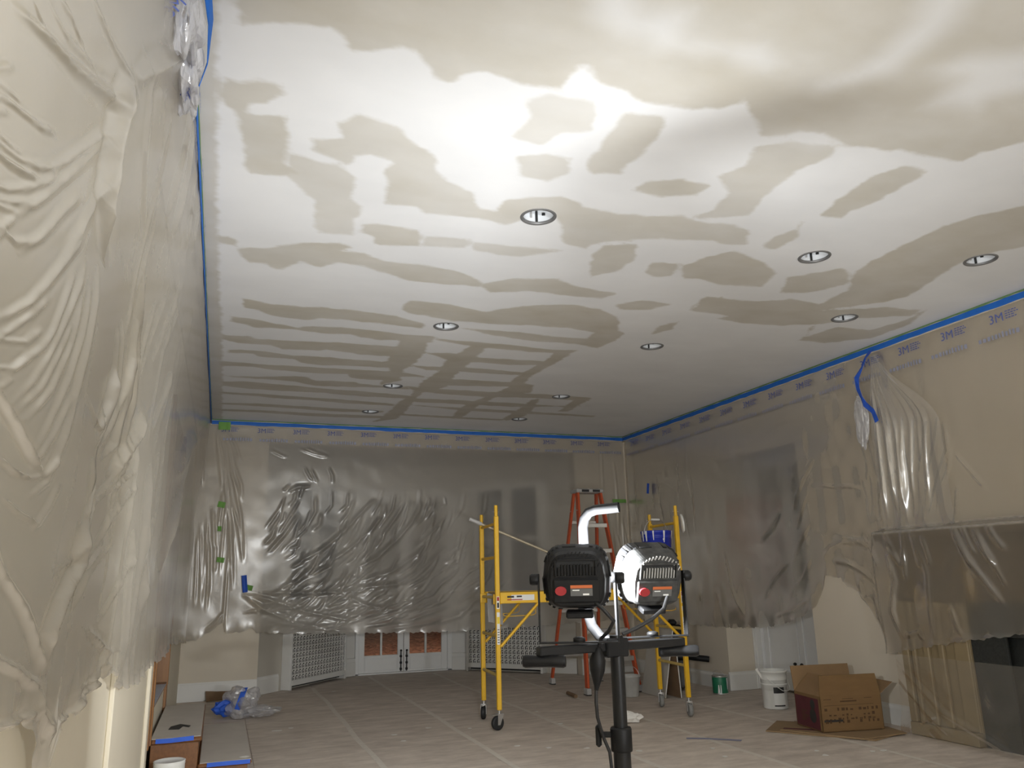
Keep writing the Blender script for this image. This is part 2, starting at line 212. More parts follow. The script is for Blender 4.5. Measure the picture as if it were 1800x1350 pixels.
SHEET_RIGHT_FOLDS = [
 (1.2,4,[(5.464,2.331),(5.467,2.14),(5.557,1.889),(5.542,1.712),(5.591,1.61)]),
 (1,4,[(5.544,2.054),(5.563,1.772),(5.606,1.611)]),
 (1.3,4,[(5.26,2.619),(5.292,2.269),(5.324,1.924),(5.351,1.607),(5.204,1.324)]),
 (1,4,[(5.375,2.14),(5.366,2.022),(5.338,1.926)]),
 (1.2,5,[(5.176,2.591),(5.186,2.369),(5.17,2.136),(5.168,1.908),(5.204,1.71)]),
 (1,5,[(5.064,2.568),(5.085,2.295),(5.152,2.076)]),
 (1.2,5,[(5.232,1.949),(5.261,1.748),(5.26,1.635)]),
 (1.1,5,[(4.805,2.551),(4.875,2.317),(4.99,2.056),(5.056,1.841),(5.114,1.67)]),
 (1.2,5,[(4.773,2.511),(4.77,2.245),(4.902,2.023),(5.01,1.793),(5.083,1.69)]),
 (1.1,5,[(4.721,2.302),(4.799,2.086),(4.905,1.935),(4.966,1.746)]),
 (1,6,[(4.919,2.517),(5.003,2.282),(5.08,2.09)]),
 (0.8,4,[(4.734,1.959),(4.792,1.71),(4.836,1.608)]),
 (1,4,[(6.404,2.139),(6.253,2.127),(6.147,2.097),(5.936,2.078),(5.788,2.052)]),
 (1.4,5,[(5.347,1.551),(5.32,1.46),(5.249,1.38),(5.208,1.303)]),
 (1.1,4,[(5.167,1.607),(5.173,1.498),(5.177,1.324)]),
 (1.1,5,[(5.072,1.601),(5.044,1.46),(5.03,1.321)]),
 (1,5,[(4.971,1.574),(4.945,1.434),(4.928,1.319)]),
 (1.3,6,[(4.674,1.618),(4.626,1.493),(4.551,1.34),(4.515,1.29)]),
 (1.1,5,[(4.59,1.623),(4.546,1.489),(4.496,1.388)]),
 (1.2,6,[(4.493,1.586),(4.421,1.434),(4.337,1.306)]),
 (1.2,6,[(4.364,1.617),(4.318,1.517),(4.242,1.417)]),
 (1.1,5,[(5.564,1.585),(5.498,1.444),(5.444,1.33)]),
 (1,5,[(6.156,1.618),(5.984,1.596),(5.822,1.563),(5.667,1.532)]),
 (1.1,5,[(6.368,1.438),(6.244,1.522),(6.094,1.565),(5.89,1.555),(5.705,1.499)]),
 (1,5,[(6.229,1.396),(6.073,1.38),(5.927,1.34)]),
 (1,4,[(6.505,2.248),(6.657,2.062),(6.719,1.932)]),
 (1,4,[(6.496,2.059),(6.6,1.908),(6.711,1.729)]),
 (0.9,4,[(6.341,2.401),(6.481,2.272),(6.597,2.178)]),
 (1,4,[(6.528,1.743),(6.672,1.593),(6.805,1.399)]),
 (0.9,4,[(4.712,2.214),(4.567,2.002),(4.471,1.887)]),
 (1.1,5,[(7.993,1.511),(7.919,1.185),(7.736,0.851)]),
 (1,5,[(6.926,1.92),(7.088,1.759),(7.321,1.62)]),
 (1,4,[(6.88,1.39),(7.138,1.226),(7.345,1.012)]),
 (1,4,[(6.562,1.422),(6.717,1.223),(6.904,1.04)]),
 (1,4,[(6.658,1.024),(6.892,0.919),(7.165,0.849)]),
 (1.1,5,[(6.22,1.392),(6.034,1.369),(5.866,1.291),(5.73,1.217)]),
 (1,5,[(6.355,1.26),(6.143,1.201),(5.974,1.109),(5.845,0.984)]),
 (1.2,5,[(5.93,1.219),(5.907,1.055),(5.758,1.057),(5.672,0.866)]),
 (1.2,5,[(5.752,1.092),(5.741,0.881),(5.612,0.681)]),
 (1.2,6,[(5.342,1.437),(5.295,1.215),(5.362,0.962),(5.311,0.766)]),
 (1.2,5,[(5.185,1.465),(5.188,1.214)]),
 (1,5,[(5.025,1.542),(4.975,1.261),(4.975,0.941),(4.996,0.721)]),
 (1.2,6,[(4.65,1.569),(4.518,1.316),(4.361,1.077),(4.311,1.006)]),
 (1,5,[(4.467,1.589),(4.328,1.253),(4.283,1.15)]),
 (1,5,[(5.035,0.718),(4.691,0.77),(4.346,0.819)]),
 (1,5,[(5.269,0.768),(5.138,0.807),(5.109,0.745)]),
 (1,5,[(4.789,1.025),(4.746,0.857),(4.689,0.785)])]
SHEET_LEFT_HEM = [(1.284, 1.122), (1.474, 1.096), (1.662, 1.069), (1.867, 1.048), (2.024, 0.989), (2.127, 0.911), (2.211, 0.895), (2.224, 0.969), (2.515, 0.982), (3.007, 1.021), (3.347, 0.988), (3.572, 0.92), (3.97, 0.88), (4.492, 0.843), (4.964, 0.864), (5.445, 0.853), (5.793, 0.837), (6.225, 0.842), (6.563, 0.856), (7.144, 0.855)]
SHEET_BACK_HEM = [(-0.487, 0.634), (-0.415, 0.649), (-0.215, 0.684), (-0.065, 0.773), (0.068, 0.871), (0.101, 0.747), (0.254, 0.747), (0.407, 0.793), (0.449, 0.739), (0.913, 0.712), (1.601, 0.69), (2.622, 0.66), (3.159, 0.666), (4.209, 0.682), (5.067, 0.701), (5.513, 0.692), (5.876, 0.647)]
SHEET_RIGHT_HEM = [(9.823, 0.683), (9.096, 0.692), (8.552, 0.696), (7.993, 0.696), (7.368, 0.731), (6.986, 0.794), (6.711, 0.887), (6.549, 0.968), (6.444, 1.109), (6.356, 1.26), (6.175, 1.237), (5.976, 1.113), (5.857, 0.989), (5.752, 0.822), (5.708, 0.585), (5.445, 0.624), (4.943, 0.72), (4.632, 0.773), (4.347, 0.818), (3.546, 0.955)]

# ------------------------------------------------------------------ helpers
def vnoise(x, y, seed=0, n=64):
    r = np.random.default_rng(seed); t = r.random((n, n)) * 2 - 1
    xi = np.floor(x).astype(int); yi = np.floor(y).astype(int)
    fx = x - xi; fy = y - yi; fx = fx * fx * (3 - 2 * fx); fy = fy * fy * (3 - 2 * fy)
    a = t[xi % n, yi % n]; b = t[(xi + 1) % n, yi % n]; c = t[xi % n, (yi + 1) % n]; d = t[(xi + 1) % n, (yi + 1) % n]
    return (a * (1 - fx) + b * fx) * (1 - fy) + (c * (1 - fx) + d * fx) * fy

def sstep(a, b, x):
    t = np.clip((x - a) / (b - a), 0, 1); return t * t * (3 - 2 * t)

def N(nt, typ, **kw):
    n = nt.nodes.new(typ)
    for k, v in kw.items():
        if k.startswith('i_'):
            n.inputs[int(k[2:])].default_value = v
        else:
            setattr(n, k, v)
    return n

def base_mat(name):
    mt = bpy.data.materials.new(name); mt.use_nodes = True
    return mt, mt.node_tree, mt.node_tree.nodes['Principled BSDF']

def mat(name, col, rough=0.6, metal=0.0, var=0.12, scale=9.0, bump=0.0, spec=0.5, bscale=60.0, stretch=(1, 1, 1), coat=0.0):
    """solid colour with procedural mottling and fine relief"""
    mt, nt, b = base_mat(name)
    tc = N(nt, 'ShaderNodeTexCoord'); mp = N(nt, 'ShaderNodeMapping'); mp.inputs['Scale'].default_value = stretch
    nt.links.new(tc.outputs['Object'], mp.inputs[0])
    nz = N(nt, 'ShaderNodeTexNoise'); nz.inputs['Scale'].default_value = scale; nz.inputs['Detail'].default_value = 5
    nt.links.new(mp.outputs[0], nz.inputs['Vector'])
    mx = N(nt, 'ShaderNodeMix', data_type='RGBA')
    mx.inputs[6].default_value = tuple(c * (1 - var) for c in col) + (1,)
    mx.inputs[7].default_value = tuple(min(1, c * (1 + var)) for c in col) + (1,)
    nt.links.new(nz.outputs[0], mx.inputs[0]); nt.links.new(mx.outputs[2], b.inputs['Base Color'])
    b.inputs['Roughness'].default_value = rough; b.inputs['Metallic'].default_value = metal
    b.inputs['Specular IOR Level'].default_value = spec
    b.inputs['Coat Weight'].default_value = coat
    if bump:
        n2 = N(nt, 'ShaderNodeTexNoise'); n2.inputs['Scale'].default_value = bscale; n2.inputs['Detail'].default_value = 4
        nt.links.new(mp.outputs[0], n2.inputs['Vector'])
        bp = N(nt, 'ShaderNodeBump'); bp.inputs['Strength'].default_value = bump; bp.inputs['Distance'].default_value = 0.004
        nt.links.new(n2.outputs[0], bp.inputs['Height']); nt.links.new(bp.outputs[0], b.inputs['Normal'])
    return mt

def film_mat(name, opacity, tint=(0.86, 0.83, 0.77), rough=0.24, gloss=0.22, bump=0.35, bscale=5.0, stretch=(1, 1, 1), haze=0.0, sheen=0.05):
    """thin milky masking film: see-through, scattering, shiny on the creases"""
    mt, nt, b = base_mat(name); nt.nodes.remove(b)
    out = nt.nodes['Material Output']
    tc = N(nt, 'ShaderNodeTexCoord'); mp = N(nt, 'ShaderNodeMapping'); mp.inputs['Scale'].default_value = stretch
    nt.links.new(tc.outputs['Object'], mp.inputs[0])
    nz = N(nt, 'ShaderNodeTexNoise'); nz.inputs['Scale'].default_value = bscale; nz.inputs['Detail'].default_value = 4; nz.inputs['Distortion'].default_value = 0.6
    nt.links.new(mp.outputs[0], nz.inputs['Vector'])
    bp = N(nt, 'ShaderNodeBump'); bp.inputs['Strength'].default_value = bump; bp.inputs['Distance'].default_value = 0.02
    nt.links.new(nz.outputs[0], bp.inputs['Height'])
    df = N(nt, 'ShaderNodeBsdfDiffuse'); df.inputs[0].default_value = tint + (1,)
    tl = N(nt, 'ShaderNodeBsdfTranslucent'); tl.inputs[0].default_value = tint + (1,)
    gl = N(nt, 'ShaderNodeBsdfGlossy'); gl.inputs[0].default_value = (0.95, 0.94, 0.92, 1); gl.inputs['Roughness'].default_value = rough
    tr = N(nt, 'ShaderNodeBsdfTransparent'); tr.inputs[0].default_value = (0.96, 0.95, 0.93, 1)
    for n in (df, gl):
        nt.links.new(bp.outputs[0], n.inputs['Normal'])
    m1 = N(nt, 'ShaderNodeMixShader'); m1.inputs[0].default_value = 0.42
    nt.links.new(df.outputs[0], m1.inputs[1]); nt.links.new(tl.outputs[0], m1.inputs[2])
    m2 = N(nt, 'ShaderNodeMixShader'); m2.inputs[0].default_value = opacity
    clear = tr
    if haze:          # part of what comes through is blurred by the film
        rf = N(nt, 'ShaderNodeBsdfRefraction'); rf.inputs['Color'].default_value = (0.95, 0.94, 0.92, 1); rf.inputs['Roughness'].default_value = 0.75; rf.inputs['IOR'].default_value = 1.07
        mh = N(nt, 'ShaderNodeMixShader'); mh.inputs[0].default_value = haze
        nt.links.new(tr.outputs[0], mh.inputs[1]); nt.links.new(rf.outputs[0], mh.inputs[2]); clear = mh
    nt.links.new(clear.outputs[0], m2.inputs[1]); nt.links.new(m1.outputs[0], m2.inputs[2])
    lw = N(nt, 'ShaderNodeLayerWeight'); lw.inputs[0].default_value = 0.25
    nt.links.new(bp.outputs[0], lw.inputs['Normal'])
    mu = N(nt, 'ShaderNodeMath', operation='MULTIPLY_ADD'); mu.inputs[1].default_value = gloss; mu.inputs[2].default_value = sheen
    nt.links.new(lw.outputs['Fresnel'], mu.inputs[0])
    m3 = N(nt, 'ShaderNodeMixShader'); nt.links.new(mu.outputs[0], m3.inputs[0])
    nt.links.new(m2.outputs[0], m3.inputs[1]); nt.links.new(gl.outputs[0], m3.inputs[2])
    nt.links.new(m3.outputs[0], out.inputs[0])
    return mt

def glass_mat(name, tint=(0.9, 0.95, 0.95), op=0.06):
    mt, nt, b = base_mat(name); nt.nodes.remove(b); out = nt.nodes['Material Output']
    tr = N(nt, 'ShaderNodeBsdfTransparent'); tr.inputs[0].default_value = tint + (1,)
    gl = N(nt, 'ShaderNodeBsdfGlossy'); gl.inputs['Roughness'].default_value = 0.03
    fr = N(nt, 'ShaderNodeFresnel'); fr.inputs[0].default_value = 1.45
    mx = N(nt, 'ShaderNodeMixShader')
    nt.links.new(fr.outputs[0], mx.inputs[0]); nt.links.new(tr.outputs[0], mx.inputs[1]); nt.links.new(gl.outputs[0], mx.inputs[2])
    nt.links.new(mx.outputs[0], out.inputs[0])
    return mt

def emit_mat(name, col, s):
    mt, nt, b = base_mat(name)
    b.inputs['Base Color'].default_value = (0.8, 0.8, 0.78, 1)
    b.inputs['Emission Color'].default_value = col + (1,); b.inputs['Emission Strength'].default_value = s
    return mt

class MB:
    """collects shapes, then builds them as one mesh object"""
    def __init__(s):
        s.v = []; s.f = []; s.smooth = []
    def add(s, vs_, fs_, sm=False):
        n = len(s.v); s.v += [tuple(p) for p in vs_]
        for f in fs_:
            s.f.append(tuple(i + n for i in f)); s.smooth.append(sm)
        return s
    def box(s, x0, x1, y0, y1, z0, z1, M=None):
        c = [Vector((x, y, z)) for z in (z0, z1) for y in (y0, y1) for x in (x0, x1)]
        if M is not None:
            c = [M @ p for p in c]
        return s.add(c, [(0, 2, 3, 1), (4, 5, 7, 6), (0, 1, 5, 4), (2, 6, 7, 3), (0, 4, 6, 2), (1, 3, 7, 5)])
    def bbox(s, x0, x1, y0, y1, z0, z1, b=0.004, M=None):
        """box with chamfered edges"""
        b = min(b, (x1 - x0) * .45, (y1 - y0) * .45, (z1 - z0) * .45)
        bm = bmesh.new(); bmesh.ops.create_cube(bm, size=1)
        for v in bm.verts:
            v.co = Vector(((x0 + x1) / 2 + v.co.x * (x1 - x0), (y0 + y1) / 2 + v.co.y * (y1 - y0), (z0 + z1) / 2 + v.co.z * (z1 - z0)))
        bmesh.ops.bevel(bm, geom=bm.edges[:], offset=b, segments=1, affect='EDGES')
        bm.verts.index_update()
        vv = [M @ v.co if M is not None else v.co.copy() for v in bm.verts]
        s.add(vv, [[v.index for v in f.verts] for f in bm.faces]); bm.free()
        return s
    def tube(s, pts, r, seg=12, cap=True, sm=True):
        pts = [Vector(p) for p in pts]
        rs = r if isinstance(r, (list, tuple)) else [r] * len(pts)
        rings = []; prev = None
        for i, p in enumerate(pts):
            if i == 0: d = pts[1] - p
            elif i == len(pts) - 1: d = p - pts[i - 1]
            else: d = (pts[i + 1] - p).normalized() + (p - pts[i - 1]).normalized()
            d.normalize()
            if prev is None:
                a = Vector((0, 0, 1)) if abs(d.z) < .9 else Vector((1, 0, 0))
                u = d.cross(a).normalized()
            else:
                u = (prev - d * prev.dot(d)).normalized()
            prev = u; v = d.cross(u)
            rings.append([p + rs[i] * (math.cos(t) * u + math.sin(t) * v) for t in (2 * PI * k / seg for k in range(seg))])
        vv = [q for rg in rings for q in rg]; ff = []
        for i in range(len(pts) - 1):
            for k in range(seg):
                a, b2 = i * seg + k, i * seg + (k + 1) % seg
                ff.append((a, b2, b2 + seg, a + seg))
        s.add(vv, ff, sm)
        if cap:
            s.add(rings[0], [tuple(range(seg))[::-1]]); s.add(rings[-1], [tuple(range(seg))])
        return s
    def lathe(s, prof, c=(0, 0, 0), seg=28, M=None, sm=True, sx=1, sy=1, cap=True):
        """prof: list of (radius, height)"""
        c = Vector(c); vv = []; ff = []
        for (r, h) in prof:
            for k in range(seg):
                t = 2 * PI * k / seg
                p = Vector((r * sx * math.cos(t), r * sy * math.sin(t), h))
                vv.append((M @ p if M is not None else p) + c)
        for i in range(len(prof) - 1):
            for k in range(seg):
                a, b2 = i * seg + k, i * seg + (k + 1) % seg
                ff.append((a, b2, b2 + seg, a + seg))
        s.add(vv, ff, sm)
        for i, e in ((0, True), (len(prof) - 1, False)):
            if cap and prof[i][0] > 1e-4:
                ring = vv[i * seg:(i + 1) * seg]
                if abs(prof[0][0] - prof[-1][0]) + abs(prof[0][1] - prof[-1][1]) > 1e-6:
                    s.add(ring, [tuple(range(seg))[::-1] if e else tuple(range(seg))])
        return s
    def prism(s, poly, z0, z1, M=None):
        n = len(poly)
        vv = [Vector((x, y, z0)) for x, y in poly] + [Vector((x, y, z1)) for x, y in poly]
        if M is not None: vv = [M @ p for p in vv]
        ff = [tuple(range(n))[::-1], tuple(range(n, 2 * n))] + [(i, (i + 1) % n, (i + 1) % n + n, i + n) for i in range(n)]
        return s.add(vv, ff)
    def build(s, name, material, parent=None, kind=None):
        me = bpy.data.meshes.new(name); me.from_pydata(s.v, [], s.f)
        me.polygons.foreach_set('use_smooth', s.smooth)
        me.materials.append(material); me.update()
        o = bpy.data.objects.new(name, me); COL.objects.link(o)
        if parent is not None: o.parent = parent
        if kind: o['kind'] = kind
        return o

def tag(o, label, cat, group=None):
    o['label'] = label; o['category'] = cat
    if group: o['group'] = group
    return o

def empty(name, loc=(0, 0, 0), rz=0.0):
    o = bpy.data.objects.new(name, None); COL.objects.link(o)
    o.empty_display_size = 0.1; o.location = loc; o.rotation_euler = (0, 0, rz)
    return o

def thing(name, label, cat, loc=(0, 0, 0), rz=0.0, group=None):
    return tag(empty(name, loc, rz), label, cat, group)

def copy_tree(o, parent=None):
    c = o.copy(); COL.objects.link(c); c.parent = parent
    for ch in list(o.children):
        copy_tree(ch, c)
    return c

def Tm(loc=(0, 0, 0), rx=0, ry=0, rz=0):
    return Matrix.Translation(loc) @ Matrix.Rotation(rz, 4, 'Z') @ Matrix.Rotation(ry, 4, 'Y') @ Matrix.Rotation(rx, 4, 'X')

def frame_between(a, b, up=(0, 0, 1)):
    """matrix with x along a->b, origin a"""
    a = Vector(a); b = Vector(b); x = (b - a).normalized(); z = Vector(up); y = z.cross(x).normalized(); z = x.cross(y)
    M = Matrix((x, y, z)).transposed().to_4x4(); M.translation = a
    return M

# ------------------------------------------------------------------ materials
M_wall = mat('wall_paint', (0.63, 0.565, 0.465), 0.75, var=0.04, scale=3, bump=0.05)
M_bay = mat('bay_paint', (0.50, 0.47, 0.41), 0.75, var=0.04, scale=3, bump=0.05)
M_cream = mat('cream_paint', (0.72, 0.66, 0.53), 0.6, var=0.04, scale=3)
M_trim = mat('trim_white', (0.70, 0.69, 0.66), 0.45, var=0.05, scale=5)
M_white = mat('white_paint_gloss', (0.74, 0.74, 0.73), 0.35, var=0.03)
M_dark = mat('dark_void', (0.02, 0.02, 0.02), 0.9)
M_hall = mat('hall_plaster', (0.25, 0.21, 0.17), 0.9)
M_wood = mat('stained_oak', (0.17, 0.070, 0.022), 0.4, var=0.45, scale=3.0, stretch=(16, 1.5, 16), bump=0.1)
M_jamb = mat('orange_oak', (0.26, 0.12, 0.04), 0.4, var=0.35, scale=3.0, stretch=(14, 14, 1.2), bump=0.1)
M_blue = mat('blue_painters_tape', (0.010, 0.13, 0.52), 0.65, var=0.18, scale=14, bump=0.25, bscale=120)
M_blue2 = mat('blue_tape_scrap', (0.02, 0.10, 0.55), 0.6, var=0.2, scale=14, bump=0.25)
M_green = mat('green_masking_tape', (0.16, 0.36, 0.07), 0.65, var=0.15, scale=14, bump=0.2)
M_greenedge = mat('olive_tape_edge', (0.13, 0.24, 0.11), 0.7, var=0.2, scale=9)
M_print = mat('blue_film_print', (0.085, 0.125, 0.38), 0.5, var=0.15, scale=40)
M_print2 = mat('faded_film_print', (0.30, 0.31, 0.40), 0.5, var=0.2, scale=40)
M_film_l = film_mat('masking_film_heavy', 0.46, tint=(0.80, 0.77, 0.71), rough=0.20, gloss=0.50, bump=0.03, bscale=7, sheen=0.17)
M_film_b = film_mat('masking_film_clear', 0.34, tint=(0.78, 0.745, 0.69), rough=0.26, gloss=0.40, bump=0.04, bscale=6, haze=0.8, sheen=0.065)
M_film_r = film_mat('masking_film_side', 0.20, tint=(0.76, 0.71, 0.63), rough=0.22, gloss=0.45, bump=0.04, bscale=6, haze=0.8, sheen=0.09)
M_film_g = film_mat('masking_film_gathered', 0.20, tint=(0.88, 0.84, 0.77), rough=0.22, gloss=0.5, bump=0.05, bscale=6, sheen=0.12)
M_film_wad = film_mat('crumpled_film', 0.40, tint=(0.90, 0.91, 0.97), rough=0.2, gloss=0.6, bump=0.5, bscale=30, sheen=0.12)
M_film_bunch = film_mat('bunched_film', 0.72, tint=(0.90, 0.91, 0.97), rough=0.25, gloss=0.5, bump=0.4, bscale=30, sheen=0.12)
M_yellow = mat('yellow_powder_coat', (0.72, 0.42, 0.018), 0.42, var=0.12, scale=12, bump=0.06)
M_rung = mat('worn_yellow_rung', (0.55, 0.40, 0.12), 0.55, var=0.3, scale=30, bump=0.1)
M_zinc = mat('zinc_plate', (0.62, 0.62, 0.62), 0.32, 0.9, var=0.15, scale=20)
M_alu = mat('dull_aluminium', (0.55, 0.54, 0.52), 0.42, 0.85, var=0.15, scale=14)
M_rubber = mat('black_rubber', (0.012, 0.012, 0.013), 0.6, var=0.3, scale=30, bump=0.1)
M_greyw = mat('grey_tyre', (0.23, 0.23, 0.22), 0.6, var=0.2, scale=30)
M_black = mat('black_plastic', (0.011, 0.011, 0.0115), 0.5, var=0.25, scale=40, bump=0.08, spec=0.2)
M_blackm = mat('black_painted_metal', (0.014, 0.014, 0.0145), 0.4, var=0.2, scale=30, spec=0.25)
M_orange = mat('orange_fibreglass', (0.52, 0.085, 0.025), 0.5, var=0.16, scale=18, bump=0.08, stretch=(6, 6, 1))
M_bluepail = mat('blue_bucket_plastic', (0.012, 0.03, 0.36), 0.35, var=0.2, scale=14)
M_splash = mat('white_plaster_splash', (0.72, 0.72, 0.72), 0.7, var=0.1)
M_pail = mat('white_pail_plastic', (0.72, 0.72, 0.69), 0.4, var=0.06, scale=10)
M_lab_w = mat('white_sticker', (0.72, 0.72, 0.70), 0.5, var=0.05, scale=30)
M_lab_k = mat('black_print', (0.02, 0.02, 0.02), 0.6)
M_lab_r = mat('red_print', (0.35, 0.03, 0.02), 0.6)
M_lab_y = mat('yellow_sticker', (0.75, 0.55, 0.03), 0.5)
M_lab_o = mat('orange_sticker', (0.45, 0.11, 0.03), 0.5, var=0.1, scale=60)
M_btn = mat('red_button', (0.30, 0.018, 0.022), 0.45, var=0.1)
M_board = mat('kraft_cardboard', (0.17, 0.098, 0.038), 0.85, var=0.14, scale=7, bump=0.15, bscale=80, stretch=(1, 1, 4))
M_board2 = mat('kraft_cardboard_inside', (0.235, 0.145, 0.07), 0.85, var=0.12, scale=7, bump=0.15)
M_board3 = mat('tan_flat_cardboard', (0.27, 0.18, 0.095), 0.85, var=0.18, scale=7, bump=0.15)
M_maroon = mat('maroon_print', (0.085, 0.016, 0.022), 0.8, var=0.2, scale=12)
M_ink = mat('dark_brown_ink', (0.075, 0.038, 0.014), 0.85, var=0.3, scale=40)
M_gyp = mat('gypsum_paper', (0.44, 0.42, 0.38), 0.85, var=0.08, scale=4)
M_gypedge = mat('gypsum_core', (0.78, 0.77, 0.74), 0.9, var=0.1)
M_brownp = mat('brown_backing_paper', (0.20, 0.125, 0.07), 0.85, var=0.15)
M_canG = mat('green_can_label', (0.012, 0.15, 0.075), 0.45, var=0.2, scale=12)
M_steel = mat('tinned_steel', (0.6, 0.6, 0.6), 0.3, 0.9, var=0.15, scale=20)
M_stone = mat('mantel_stone', (0.24, 0.185, 0.105), 0.6, var=0.22, scale=5, bump=0.2, bscale=30)
M_mantel = mat('mantel_shelf_brown', (0.105, 0.075, 0.04), 0.55, var=0.22, scale=5)
M_fire = mat('sooty_slate', (0.022, 0.024, 0.022), 0.75, var=0.6, scale=60, bump=0.3)
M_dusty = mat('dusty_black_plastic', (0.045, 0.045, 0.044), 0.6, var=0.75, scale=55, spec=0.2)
M_fin = mat('dusty_spill_lit_fin', (0.30, 0.30, 0.29), 0.6, var=0.3, scale=60)  # dust, plus spill from the lit head put into the pale grey
M_grey = mat('grey_plastic', (0.42, 0.41, 0.40), 0.55, var=0.12)
M_vac = mat('charcoal_bin', (0.10, 0.10, 0.098), 0.6, var=0.2)
M_papw = mat('white_scrap_paper', (0.74, 0.72, 0.68), 0.8, var=0.08)
M_glass = glass_mat('window_glass')
M_glassd = mat('night_glass', (0.035, 0.045, 0.05), 0.08, var=0.2, scale=2)
M_can_in = mat('downlight_enamel', (0.82, 0.84, 0.86), 0.4, var=0.04)
M_can_ring = mat('downlight_rim', (0.20, 0.20, 0.20), 0.45, 0.3, var=0.2)
M_leaf = None

def floor_mats():
    """worn builder's paper: taupe, scuffed, with darker walked-in streaks"""
    res = []
    for k, (c0, c1) in enumerate((((0.47, 0.405, 0.35), (0.69, 0.61, 0.535)), ((0.50, 0.43, 0.37), (0.72, 0.64, 0.56)), ((0.46, 0.395, 0.34), (0.68, 0.60, 0.525)))):
        mt, nt, b = base_mat('floor_paper_%d' % k)
        tc = N(nt, 'ShaderNodeTexCoord'); mp = N(nt, 'ShaderNodeMapping'); mp.inputs['Scale'].default_value = (1.2, 3.2, 1); mp.inputs['Location'].default_value = (k * 3.1, k * 1.7, 0)
        nt.links.new(tc.outputs['Object'], mp.inputs[0])
        n1 = N(nt, 'ShaderNodeTexNoise'); n1.inputs['Scale'].default_value = 2.6; n1.inputs['Detail'].default_value = 8; n1.inputs['Roughness'].default_value = 0.68
        nt.links.new(mp.outputs[0], n1.inputs['Vector'])
        r1 = N(nt, 'ShaderNodeValToRGB'); r1.color_ramp.elements[0].position = 0.34; r1.color_ramp.elements[1].position = 0.66
        r1.color_ramp.elements[0].color = c0 + (1,); r1.color_ramp.elements[1].color = c1 + (1,)
        nt.links.new(n1.outputs[0], r1.inputs[0])
        n2 = N(nt, 'ShaderNodeTexNoise'); n2.inputs['Scale'].default_value = 30; n2.inputs['Detail'].default_value = 3
        nt.links.new(mp.outputs[0], n2.inputs['Vector'])
        r2 = N(nt, 'ShaderNodeValToRGB'); r2.color_ramp.elements[0].position = 0.69; r2.color_ramp.elements[1].position = 0.74
        r2.color_ramp.elements[0].color = (0, 0, 0, 1)
        nt.links.new(n2.outputs[0], r2.inputs[0])
        mx = N(nt, 'ShaderNodeMix', data_type='RGBA'); mx.inputs[7].default_value = (0.55, 0.53, 0.49, 1)
        nt.links.new(r2.outputs[0], mx.inputs[0]); nt.links.new(r1.outputs[0], mx.inputs[6]); nt.links.new(mx.outputs[2], b.inputs['Base Color'])
        b.inputs['Roughness'].default_value = 0.7
        bp = N(nt, 'ShaderNodeBump'); bp.inputs['Strength'].default_value = 0.25; bp.inputs['Distance'].default_value = 0.01
        nt.links.new(n1.outputs[0], bp.inputs['Height']); nt.links.new(bp.outputs[0], b.inputs['Normal'])
        res.append(mt)
    return res
M_floor = floor_mats()
M_seam = mat('pale_seam_tape', (0.66, 0.61, 0.54), 0.7, var=0.15, scale=20)
M_cover = mat('pale_step_paper', (0.50, 0.46, 0.41), 0.7, var=0.12, scale=7, bump=0.1)

